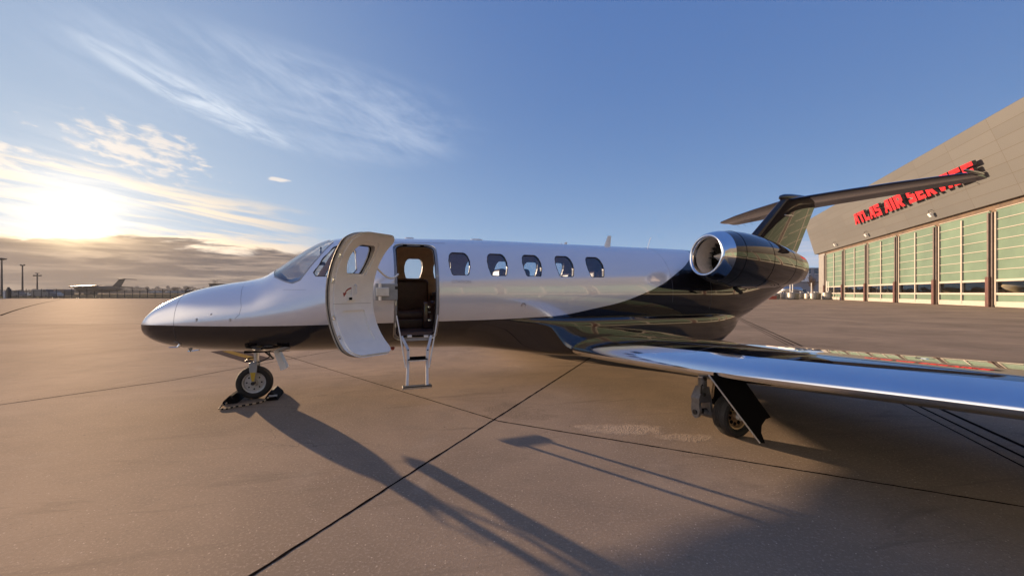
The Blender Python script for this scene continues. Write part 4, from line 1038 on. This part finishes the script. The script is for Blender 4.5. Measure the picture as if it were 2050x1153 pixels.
# ---- main gear
def main_gear(sd_):
    Gm = bpy.data.objects.new('main_gear', None); COL.objects.link(Gm); Gm.parent = JET
    P = lambda t, p, z: L(t, sd_*p, z)
    wheel(P(4.60, 3.10, .2), (0, 1, 0), .2, .155, M['rimgold'], 'main_wheel', Gm, 10, rr=.60, spokes=True)
    MB().cyl(P(4.40, 2.93, .66), P(4.40, 2.93, .34), .040).cyl(P(4.40, 2.93, .60), P(4.40, 2.93, .575), .046).build('strut', M['gear'], Gm, smooth=50)
    MB().cyl(P(4.40, 2.93, .62), P(4.40, 2.93, .61), .047).build('strut_collar', M['steel'], Gm)
    MB().rings([[P(4.40+x*w_+o_, 2.93+y*.05, z) for x, y in ((-1, -1), (1, -1), (1, 1), (-1, 1))] for w_, o_, z in ((.036, 0, .45), (.055, -.01, .40), (.078, -.015, .345), (.075, -.01, .305))]).build('knuckle', M['gear'], Gm)
    for dx in (-.075, .06):
        MB().prism([P(4.386+dx, 2.885, .31), P(4.386+dx, 2.975, .31), P(4.386+dx, 2.985, .23), P(4.386+dx, 2.965, .17), P(4.386+dx, 2.93, .15), P(4.386+dx, 2.895, .17), P(4.386+dx, 2.875, .23)], (.028, 0, 0)).build('link_lug', M['gear'], Gm)
    MB().cyl(P(4.32, 3.0, .47), P(4.32, 2.99, .40), .008).cyl(P(4.315, 3.0, .47), P(4.35, 2.98, .475), .007).box(P(4.36, 2.99, .385), (.03, .02, .03), bev=.005).build('sensor_fitting', M['dark'], Gm)
    for z_ in (.60, .545, .43): MB().cyl(P(4.40, 2.93, z_), P(4.40, 2.93, z_-.008), .0435).build('strut_band', M['steel'] if z_ > .5 else M['dark'], Gm)
    MB().cyl(P(4.385, 2.97, .53), P(4.385, 2.985, .53), .016, n=14).build('filler_cap', M['dark'], Gm)
    MB().cyl(P(4.30, 2.93, .21), P(4.49, 2.93, .21), .024).cyl(P(4.485, 2.93, .21), P(4.50, 2.93, .21), .032).build('pivot_pin', M['dark'], Gm, smooth=50)
    MB().tube([P(4.40, 2.93, .20), P(4.50, 2.97, .17), P(4.60, 3.0, .2)], .035, 10).build('trailing_link', M['gear'], Gm, smooth=50)
    MB().tube([P(4.46, 2.97, .63), P(4.47, 2.99, .52), P(4.455, 2.99, .42), P(4.47, 2.98, .34)], .008, 6).tube([P(4.47, 3.0, .62), P(4.48, 3.0, .5), P(4.46, 3.0, .36)], .006, 6).build('brake_hose', M['rimgold'], Gm)
    MB().cyl(P(4.60, 3.01, .2), P(4.60, 3.19, .2), .03).build('axle', M['pale'], Gm)
    MB().box(P(4.66, 2.98, .46), (.36, .03, .36)).build('inner_panel', M['blackm'], Gm)
    pl = [at(x, y, 3.37) for x, y in ((1419, 751), (1487, 757), (1543, 835), (1533, 839), (1525, 851), (1524, 866), (1532, 887), (1521, 886))]
    if sd_ == -1: pl = [Vector((q.x, -q.y, q.z)) for q in pl]
    dd = MB().prism(pl, (0, sd_*.012, 0)).build('gear_door', M['blackm'], Gm)
    e0, e1 = at(1419, 751, 3.375), at(1521, 886, 3.375)
    if sd_ == -1: e0.y *= -1; e1.y *= -1
    MB().tube([e0, e1], .006, 6).build('door_edge', M['pale'], dd)
main_gear(1); main_gear(-1)

# ---- lettering on the jet (small, faint)
def text_mesh(txt, name, size, place, m_, parent, th=.0015):
    c = bpy.data.curves.new(name, 'FONT'); c.body = txt; c.size = size; c.align_x = 'LEFT'
    o = bpy.data.objects.new(name, c); COL.objects.link(o)
    dg = bpy.context.evaluated_depsgraph_get(); me = bpy.data.meshes.new_from_object(o.evaluated_get(dg)); bpy.data.objects.remove(o)
    for v in me.vertices: v.co = place(v.co.x, v.co.y)
    me.materials.clear(); me.materials.append(m_)
    ob = bpy.data.objects.new(name, me); COL.objects.link(ob); ob.parent = parent; return ob
t0, z0 = hit(904, 566.5)
faint = mat('faint_lettering', (.42, .41, .43), .3, .4)
text_mesh('CITATION', 'model_lettering', .055, lambda x, y: L(t0+x, pz(t0+x, z0+y)+.0015, z0+y), faint, JET)
f0 = at(1549, 474, .09)
def fin_pt(t, z):
    le = 8.58+1.088*(z-2.47); te = 9.87+.549*(z-2.05); c = te-le; x_ = min(1, max(0, (t-le)/c))
    return L(t, 5*.11*(.2969*math.sqrt(x_)-.1260*x_-.3516*x_*x_+.2843*x_**3-.1036*x_**4)*1.15*c*.87+.006, z)
text_mesh('-FUN', 'registration_lettering', .20, lambda x, y: fin_pt(f0.x+x*.9, f0.z+y), mat('bronze_lettering', (.30, .22, .15), .4, .3), JET)

# ------------------------------------------------------------------ chocks at the nose wheel
CH = empty('wheel_chocks', 'black wheel chocks joined by a striped rope at the nose wheel', 'wheel chocks', (-3.295, 5.118, 0), math.atan2(.3403, .9403))
for sx in (-1, 1):
    x0 = sx*.22
    MB().prism([L(x0-sx*.085, .20, .003), L(x0+sx*.075, .20, .003), L(x0+sx*.065, .20, .035), L(x0+sx*.0, .20, .10), L(x0-sx*.03, .20, .095)], (0, .40, 0)).build('chock', M['blackm'], CH)
rp = [L(-.22, .22, .03), L(-.26, .34, .02), L(-.25, .45, .012), L(-.18, .47, .012), L(-.10, .42, .015), L(.02, .36, .012), L(.14, .28, .014), L(.2, .22, .05)]
P = []
fx = [pchip([(i, q[k]) for i, q in enumerate(rp)]) for k in range(3)]
for i in range(85): s_ = i/12; P.append(Vector((fx[0](s_), fx[1](s_), fx[2](s_))))
rope = MB().tube(P, .009, 6)
rope.mi = [((i//6)//3) % 2 for i in range(len(rope.mi))]
rope.build('rope', [M['blackm'], mat('rope_fibre', (.50, .38, .24), .8)], CH)
MB().box(L(.245, .20, .06), (.09, .01, .022)).build('chock_label', M['grey'], CH)

# ------------------------------------------------------------------ right background
def place(px, Y): return Vector(((px-1025)/800*Y, Y, 0))
def zof(py, Y): return HC+(586-py)*Y/800
bl = empty('office_building', 'white and grey office building behind the hangar corner', 'building', place(1612, 150), 0)
wht = mat('white_render', (.70, .70, .70), .6, var=.06, vscale=.3); gb = mat('blue_grey_cladding', (.22, .23, .27), .5, .1, var=.1, vscale=.4)
dgl = mat('dark_window', (.03, .05, .09), .15, 0, .5); dg2 = mat('dark_cladding', (.08, .09, .13), .4)
MB().box((-3.0, 3, zof(548, 150)/2), (6.5, 9, zof(532, 150)*1.02)).build('wall', wht, bl)
MB().box((-3.5, 3, zof(531, 150)+.9), (4.5, 6, 1.8)).build('penthouse', gb, bl)
MB().box((5.0, 6, zof(536, 150)/2), (10.5, 12, zof(536, 150))).build('cladding', gb, bl)
MB().box((13.5, 5, zof(536, 150)/2), (6.5, 12, zof(535, 150)*1.003)).build('dark_wing', dg2, bl)
MB().box((13.4, -1.05, zof(549, 150)), (6.4, .12, .55)).build('orange_band', mat('orange_band', (.55, .22, .04), .5), bl)
for x_, pys in ((-5, (541, 556)), (-2.2, (541, 556)), (1.2, (543, 556)), (4.3, (543,)), (7.5, (543, 558)), ):
    for py in pys:
        wn_ = MB().box((x_, -.03 if x_ > 0 else -1.53, zof(py, 150)), (1.7, .14, 1.9)).build('window', dgl, bl)
        MB().box((x_, -.12 if x_ > 0 else -1.62, zof(py, 150)-1.0), (1.8, .1, .1)).build('sill', wht, wn_)
rb = empty('low_building', 'low grey flat-roofed building with pale wall in front of the offices', 'building', place(1622, 112), 0)
MB().box((0, 2, zof(566, 112)/2), (18, 8, zof(566, 112))).build('wall', mat('grey_wall', (.28, .28, .31), .6, var=.1, vscale=.4), rb)
MB().box((0, 1.98, zof(566, 112)+.1), (18.4, 8.4, .22)).build('roof', dg2, rb)
for x_ in (-6.5, -3.5, 2.5, 5.5): MB().box((x_, -2.02, 1.6), (1.6, .1, 1.2)).build('window', dgl, rb)
sgn = empty('rooftop_sign', 'square yellow-green rooftop sign with a black horn emblem', 'sign', Vector((place(1594, 148).x, 148, 0)), 0)
zs_ = zof(520.5, 148)
MB().box((0, 0, zs_), (2.9, .5, 2.5)).build('sign_panel', mat('yellow_green_panel', (.30, .42, .13), .4, var=.05), sgn)
hn = MB(); hn.lathe((-.3, -.27, zs_+.3), (0, 1, 0), [(-.02, .42), (-.02, .28), (.02, .28), (.02, .42)], 20, close=True)
hn.prism([(.0, -.26, zs_+.1), (.9, -.26, zs_+.75), (1.15, -.26, zs_+.35), (.1, -.26, zs_-.02)], (0, -.03, 0)).box((-.1, -.27, zs_-.42), (1.4, .03, .09)).box((0, -.27, zs_-.85), (2.2, .03, .18))
hn.build('horn_emblem', M['blackm'], sgn)
MB().cyl((-.8, 0, zof(531, 148)), (-.8, 0, zs_-1.2), .08).cyl((.8, 0, zof(531, 148)), (.8, 0, zs_-1.2), .08).build('sign_posts', M['grey'], sgn)
# bare tree in front of the offices
tr_ = empty('bare_tree', 'thin bare brown tree standing before the grey offices', 'tree', place(1627, 100), 0)
mbx = MB().tube([(0, 0, 0), (.05, 0, 1.5), (0, 0, 3.0), (.05, 0, 4.2)], [.14, .11, .08, .04], 8)
random.seed(3); tw = MB()
for i in range(46):
    z = random.uniform(2.0, 4.4); a_ = random.uniform(0, 6.28); ln = random.uniform(.7, 1.7)
    p0 = Vector((0, 0, z)); p1 = p0+Vector((math.cos(a_)*ln*.7, math.sin(a_)*ln*.7, ln*.75)); mbx.tube([p0, (p0+p1)/2+Vector((0, 0, -.1)), p1], [.035, .02, .008], 5)
    for j in range(7):
        q = p0.lerp(p1, random.uniform(.3, 1)); r_ = Vector((random.uniform(-1, 1), random.uniform(-1, 1), random.uniform(-.2, 1)))*.45; tw.tube([q, q+r_], .012, 3, cap=False)
        for l_ in range(2): 
            c_ = q+r_*random.uniform(.4, 1.1); s2 = .07; tw.add([c_+Vector((-s2, 0, -s2)), c_+Vector((s2, .03, -s2)), c_+Vector((0, 0, s2))], [(0, 1, 2)])
mbx.build('trunk', mat('bark', (.12, .08, .055), .9, var=.2), tr_); tw.build('crown', mat('dry_twigs', (.16, .10, .05), .9, var=.3, vscale=3), tr_)
# steel containers by the hangar corner
stl = mat('tank_metal', (.20, .185, .17), .45, .5, var=.35, vscale=2)
cans = [(1552, 84, .85, 1.25), (1566, 86, .8, 1.4), (1577, 83, .8, 1.3), (1588, 78, 1.0, 1.45), (1604, 88, .95, 1.4), (1620, 86, .9, 1.3), (1632, 82, .95, 1.4), (1646, 85, .9, 1.35), (1659, 79, 1.1, 1.5)]
first = None
lab = ['squat steel tank leftmost beside the red crate', 'steel tank second from the left in the row', 'steel tank just left of the largest one by the tall posts', 'large ribbed steel tank nearest the camera in the row by the hangar corner',
       'steel tank right of the largest ribbed one', 'steel tank under the bare tree', 'rounded steel tank right of the bare tree trunk', 'steel tank left of the end column of the hangar', 'wide steel tank in front of the first hangar door']
for i, (px, Y, r_, h_) in enumerate(cans):
    if first is None:
        o = empty('steel_tank', lab[i], 'tank', place(px, Y), 0, 'steel tanks standing by the hangar corner')
        MB().lathe((0, 0, 0), (0, 0, 1), [(.0, .9), (.12, .95), (.14, 1.0), (.36, 1.0), (.38, 1.03), (.42, 1.0), (.66, 1.0), (.68, 1.03), (.72, 1.0), (.88, 1.0), (.96, .8), (1.0, .25), (1.0, .001)], 24).build('shell', stl, o, smooth=40)
        MB().cyl((0, 0, .98), (0, 0, 1.1), .2, n=12).tube([(-.4, 0, .95), (-.4, 0, 1.15), (.4, 0, 1.15), (.4, 0, .95)], .03).build('lid', M['grey'], o)
        first = o
    else:
        o = copy_tree(first); o.location = place(px, Y); o['label'] = lab[i]
    o.scale = (r_, r_, h_)
rc = empty('red_crate', 'small red crate at the left end of the steel tanks', 'crate', place(1544, 80), 0)
MB().box((0, 0, .35), (1.6, .9, .6), bev=.03).build('body', M['redmark'], rc); MB().box((0, 0, .69), (1.7, 1, .07)).build('lid', M['redmark'], rc)
lp = empty('white_post', 'tall white post left of the bare tree', 'post', place(1624.5, 84), 0, 'white posts among the tanks')
def post(px, Y, h, label):
    o = empty('white_post', label, 'post', place(px, Y), 0, 'white posts among the tanks')
    MB().cyl((0, 0, 0), (0, 0, h), .08, n=10).build('shaft', M['white'], o); MB().cyl((0, 0, h), (0, 0, h+.12), .12, .05, n=10).build('cap', M['grey'], o)
    MB().box((0, 0, .06), (.4, .4, .12)).build('base', M['grey'], o)
MB().cyl((0, 0, 0), (0, 0, 3.4), .08, n=10).build('shaft', M['white'], lp); MB().box((0, 0, .06), (.4, .4, .12)).build('base', M['grey'], lp)
post(1582, 78.5, 3.2, 'left one of two tall white posts over the largest tank'); post(1587, 80, 3.1, 'right one of two tall white posts over the largest tank')
post(1655, 79, 3.6, 'left white post at the hangar corner'); post(1658.5, 80, 3.6, 'right white post at the hangar corner')
ln_ = empty('storage_cylinder', 'white horizontal storage cylinder above the steel tanks', 'tank', place(1585, 92), 0)
MB().lathe((-2.3, 0, 1.9), (1, 0, 0), [(0, .01), (.1, .5), (.4, .75), (4.2, .75), (4.5, .5), (4.6, .01)], 20).build('shell', M['alu'], ln_, smooth=40)
MB().box((-1.3, 0, .6), (.3, 1, 1.2)).box((1.3, 0, .6), (.3, 1, 1.2)).build('saddles', M['grey'], ln_)

# ------------------------------------------------------------------ left background
fence_m = bpy.data.materials.new('chain_link'); fence_m.use_nodes = True; t = NT(fence_m.node_tree); t.n.clear()
x, y, z = t.sep(t.obj())
def wires(v): return t.m('LESS_THAN', t.m('ABSOLUTE', t.m('SUBTRACT', t.m('FRACT', t.m('MULTIPLY', v, 5.0)), .5)), .11)
k = t.m('MAXIMUM', wires(t.m('ADD', x, z)), wires(t.m('SUBTRACT', x, z)))
bs = t.n.new('ShaderNodeBsdfPrincipled'); bs.inputs['Base Color'].default_value = (.10, .09, .08, 1); tr2 = t.n.new('ShaderNodeBsdfTransparent')
mx = t.n.new('ShaderNodeMixShader'); t.l.new(k, mx.inputs[0]); t.l.new(tr2.outputs[0], mx.inputs[1]); t.l.new(bs.outputs[0], mx.inputs[2])
oo = t.n.new('ShaderNodeOutputMaterial'); t.l.new(mx.outputs[0], oo.inputs[0])
FY = 98; fx0 = place(22, FY).x; fx1 = place(470, FY).x
FN = empty('chain_link_fence', 'long dark chain-link fence across the far edge of the paving', 'fence', (fx0, FY, 0), 0)
ln2 = fx1-fx0
MB().add([(0, 0, .05), (ln2, 0, .05), (ln2, 0, 1.75), (0, 0, 1.75)], [(0, 1, 2, 3)]).build('mesh', fence_m, FN)
MB().box((ln2/2, 0, 1.78), (ln2, .07, .09)).box((ln2/2, 0, .1), (ln2, .07, .12)).build('rails', M['dark'], FN)
n = int(ln2/1.86)
for i in range(n+1): MB().box((i*1.86, 0, .95 if i % 2 else 1.15), (.12 if i % 2 else .08, .1, 1.9 if i % 2 else 2.3)).build('fence_post', M['dark'], FN)
GP = empty('gate_post', 'thick dark gate post at the left end of the fence', 'post', place(17, FY-.3), 0)
MB().box((0, 0, 1.15), (.55, .5, 2.3), bev=.03).build('shaft', M['dark'], GP); MB().cyl((0, 0, 2.3), (0, 0, 2.7), .25, .2, n=12).build('cap', M['dark'], GP)
MB().box((-.9, 0, .9), (.5, .3, 1.8)).build('motor_box', M['grey'], GP)
BX = empty('control_cabinet', 'dark round-topped cabinet behind the fence near the jet nose', 'cabinet', place(376, 100), 0)
MB().box((0, 0, .95), (.95, .6, 1.9), bev=.1).build('body', M['dark'], BX); MB().cyl((0, 0, 1.9), (0, 0, 2.15), .15, n=10).build('lamp', M['grey'], BX)
def mast(px, Y, pyt, label, heads):
    h = zof(pyt, Y); o = empty('light_mast', label, 'light mast', place(px, Y), 0, 'tall apron light masts behind the fence')
    MB().cyl((0, 0, 0), (0, 0, h), .34, .2, n=12).build('pole', M['mast'], o, smooth=50)
    if heads == 0:
        MB().lathe((0, 0, h), (0, 0, 1), [(-.3, .3), (-.1, 1.1), (.15, 1.3), (.3, 1.2), (.5, .2), (.5, .001)], 16).build('lamp_ring', M['mast'], o)
    elif heads == 1:
        MB().box((-.6, 0, h), (.7, .4, .5), rot=Matrix.Rotation(.5, 3, 'Y')).box((.6, 0, h), (.9, .4, .35), rot=Matrix.Rotation(-.4, 3, 'Y')).box((0, 0, h-.2), (1.6, .2, .2)).build('lamp_head', M['mast'], o)
    else:
        MB().box((0, 0, h), (1.6, .5, .3)).box((0, 0, h-1.2), (3.6, .15, .15)).build('lamp_head', M['mast'], o)
        for x_ in (-1.7, -.7, .8, 1.8): MB().box((x_, 0, h-1.2), (.5, .4, .6)).build('flood_lamp', M['mast'], o)
M['mast'] = mat('mast_metal', (.07, .055, .04), .6, .2)
mast(3.5, 150, 519, 'tallest light mast with a round lamp ring at the left edge', 0)
mast(45, 175, 531, 'middle light mast with two angled lamps', 1)
mast(74.5, 200, 547, 'shortest light mast with a row of small flood lamps', 2)
# big transport aircraft with a T tail
TA = empty('transport_plane', 'large grey transport aircraft with a tall T-tail beyond the fence', 'aircraft', place(152, 300), 0)
TM = mat('dull_grey_paint', (.035, .032, .03), .6, 0, 0, .3, var=.15, vscale=.3)
MB().lathe((0, 0, 4.0), (1, 0, 0), [(0, .2), (.8, 1.4), (2.5, 2.3), (5, 2.6), (22, 2.6), (28, 1.9), (34, .7), (35.5, .1)], 24).build('fuselage', TM, TA, smooth=50)
for s_ in (1, -1):
    MB().prism([(9, 0, 6.3), (16, 0, 6.3), (22, s_*22, 5.2), (19, s_*22, 5.2)], (0, 0, .7)).build('wing', TM, TA)
    MB().prism([(33.5, 0, 11.6), (36, 0, 11.6), (39.2, s_*7, 11.3), (37.8, s_*7, 11.3)], (0, 0, .3)).build('tailplane', TM, TA)
    for e_ in (6.5, 12.5): MB().lathe((8+e_*.4, s_*e_, 4.6), (1, 0, 0), [(0, .9), (.5, 1.15), (3, 1.1), (5, .5)], 16).build('engine', TM, TA, smooth=50)
    MB().box((11, s_*2.2, .9), (5, 1.2, 1.8), bev=.3).build('main_gear', M['dark'], TA)
MB().prism([(27, -.3, 5.6), (33.5, -.3, 5.6), (37, -.3, 11.7), (33, -.3, 11.7)], (0, .6, 0)).build('tail_fin', TM, TA)
MB().box((3.2, 0, .8), (.8, .6, 1.6)).build('nose_gear', M['dark'], TA)
# small aircraft further right
SA = empty('small_plane', 'small white aircraft parked far off near the jet nose', 'aircraft', place(341, 210), 0)
MB().lathe((-3, 0, 1.6), (1, 0, 0), [(0, .05), (.6, .5), (2, .75), (7, .7), (12, .1)], 14).build('fuselage', M['grey'], SA, smooth=50)
MB().prism([(1, -7, 1.5), (3, -7, 1.5), (3, 7, 1.5), (1, 7, 1.5)], (0, 0, .2)).build('wing', M['grey'], SA)
MB().prism([(7, -.1, 2.0), (8.6, -.1, 2.0), (10.2, -.1, 4.2), (9.0, -.1, 4.2)], (0, .2, 0)).build('tail_fin', M['mast'], SA)
SB = copy_tree(SA); SB.location = place(318, 230); SB['label'] = 'low dark small aircraft left of the far white one'; SB.rotation_euler = (0, 0, 2.9)
# vehicles and sheds behind the fence
def van(px, Y, ln, h, label, m_, rz=0, nm='parked_van', cat='van'):
    o = empty(nm, label, cat, place(px, Y), rz)
    MB().prism([(-ln/2, -.95, .35), (ln/2, -.95, .35), (ln/2, -.95, .55*h), (ln/2-.6, -.95, .62*h), (ln/2-1.1, -.95, h), (-ln/2, -.95, h)], (0, 1.9, 0)).build('body', m_, o)
    MB().box((ln/2-1.3, 0, .8*h), (.9, 1.93, .25*h)).build('window', M['dark'], o)
    for x_ in (-ln/2+.8, ln/2-.9):
        for y_ in (-.85, .85): MB().cyl((x_, y_-.12, .34), (x_, y_+.12, .34), .34, n=14).build('wheel', M['rubber'], o)
gm1 = mat('van_grey', (.18, .17, .17), .35, .1); wm1 = mat('van_white', (.60, .58, .54), .35)
van(32, 125, 4.6, 2.0, 'dark grey van between the gate post and the second mast', gm1)
van(62, 150, 4.4, 1.5, 'white car left of the third light mast', wm1, 0, 'parked_car', 'car')
van(88, 118, 5.2, 2.3, 'grey box van right of the third light mast', gm1)
van(104, 122, 5.0, 1.8, 'white pickup behind the fence left of the transport plane', wm1, .1, 'parked_car', 'car')
sh_ = empty('storage_shed', 'long low dark shed in front of the transport plane nose', 'shed', place(117, 230), 0)
MB().box((0, 0, 1.2), (13, 5, 2.4)).build('wall', M['mast'], sh_); MB().prism([(-6.8, -2.8, 2.4), (6.8, -2.8, 2.4), (5.8, -2.8, 3.3), (-5.6, -2.8, 3.3)], (0, 5.6, 0)).build('roof', mat('shed_roof', (.14, .09, .065), .6), sh_)
# tower building behind the nose
TB = empty('airfield_building', 'brown flat building with roof antennas rising behind the jet nose', 'building', place(452, 200), 0)
hb2 = zof(568.5, 200)
MB().box((0, 4, hb2/2), (16.5, 8, hb2)).build('wall', mat('brown_wall', (.13, .10, .075), .7, var=.15, vscale=.3), TB)
MB().box((0, 3.9, hb2+.1), (17, 8.6, .3)).build('roof', M['mast'], TB)
an = MB()
for x_ in (-6.3, -5.6, -5.1, -4.4): an.cyl((x_, 0, hb2), (x_, 0, hb2+1.9), .08, n=6)
an.box((-6.8, 0, hb2+1.95), (2.6, .1, .1)).box((-3.4, 0, hb2+1.95), (2.4, .1, .1)).build('roof_antennas', M['blackm'], TB)
MB().box((0, -.03, hb2-1.3), (15, .1, .9)).build('window', dgl, TB)
# distant bare tree and tree line
BT = empty('distant_tree', 'small lone bare tree on the far horizon left of the cabinet', 'tree', place(350, 320), 0)
random.seed(5); mbx = MB().tube([(0, 0, 0), (0, 0, 2.5), (0, 0, 4.5)], [.25, .18, .06], 6); tw = MB()
for i in range(40):
    a_ = random.uniform(0, 6.28); z = random.uniform(2, 4.5); ln3 = random.uniform(.8, 2.2); p1 = Vector((math.cos(a_)*ln3, math.sin(a_)*ln3*.5, z+ln3*.6)); mbx.tube([(0, 0, z), p1], [.07, .02], 4)
    for j in range(5):
        c_ = p1*1+Vector((random.uniform(-.5, .5), random.uniform(-.5, .5), random.uniform(-.4, .5))); tw.add([c_+Vector((-.16, 0, -.1)), c_+Vector((.16, 0, -.1)), c_+Vector((0, 0, .2))], [(0, 1, 2)])
mbx.build('trunk', M['mast'], BT); tw.build('crown', M['mast'], BT)
random.seed(11)
fw = MB(); x_ = -1500
while x_ < 1300:
    h = random.uniform(4, 8)*(1.7 if -820 < x_ < -560 else 1); wd = random.uniform(10, 26); n = 8
    for q in range(14):
        cx_ = x_+random.uniform(-wd/2, wd/2); cz = random.uniform(.35, .95)*h; rr = random.uniform(1.2, 3.0); cy_ = 760+random.uniform(-14, 14)
        fw.rings([[Vector((cx_+rr*k_*math.cos(2*math.pi*j/7)*1.6, cy_+rr*k_*math.sin(2*math.pi*j/7), cz+zz*rr)) for j in range(7)] for k_, zz in ((.2, -1), (.9, -.4), (1, .2), (.6, .8), (.1, 1.1))])
    fw.box((x_, 760, h*.25), (wd*1.1, 8, h*.5))
    x_ += wd*.8
fwo = fw.build('tree_line', mat('far_foliage', (.07, .065, .05), .9, var=.3, vscale=.1)); fwo['kind'] = 'stuff'
fwo['label'] = 'hazy low line of far trees along the horizon'; fwo['category'] = 'trees'

# ------------------------------------------------------------------ haze
HAZE = True
if HAZE:
    hz = MB().box((-250, 330, 41), (2600, 1000, 84)).build('haze', mat('haze_air'))
    m_ = hz.data.materials[0]; t = NT(m_.node_tree); t.n.clear()
    pv = t.n.new('ShaderNodeVolumePrincipled'); pv.inputs['Color'].default_value = (.95, .93, .92, 1); pv.inputs['Density'].default_value = .00016; pv.inputs['Anisotropy'].default_value = 0
    oo = t.n.new('ShaderNodeOutputMaterial'); t.l.new(pv.outputs[0], oo.inputs['Volume']); hz['kind'] = 'stuff'
    hz['label'] = 'thin warm haze over the airfield'; hz['category'] = 'haze'
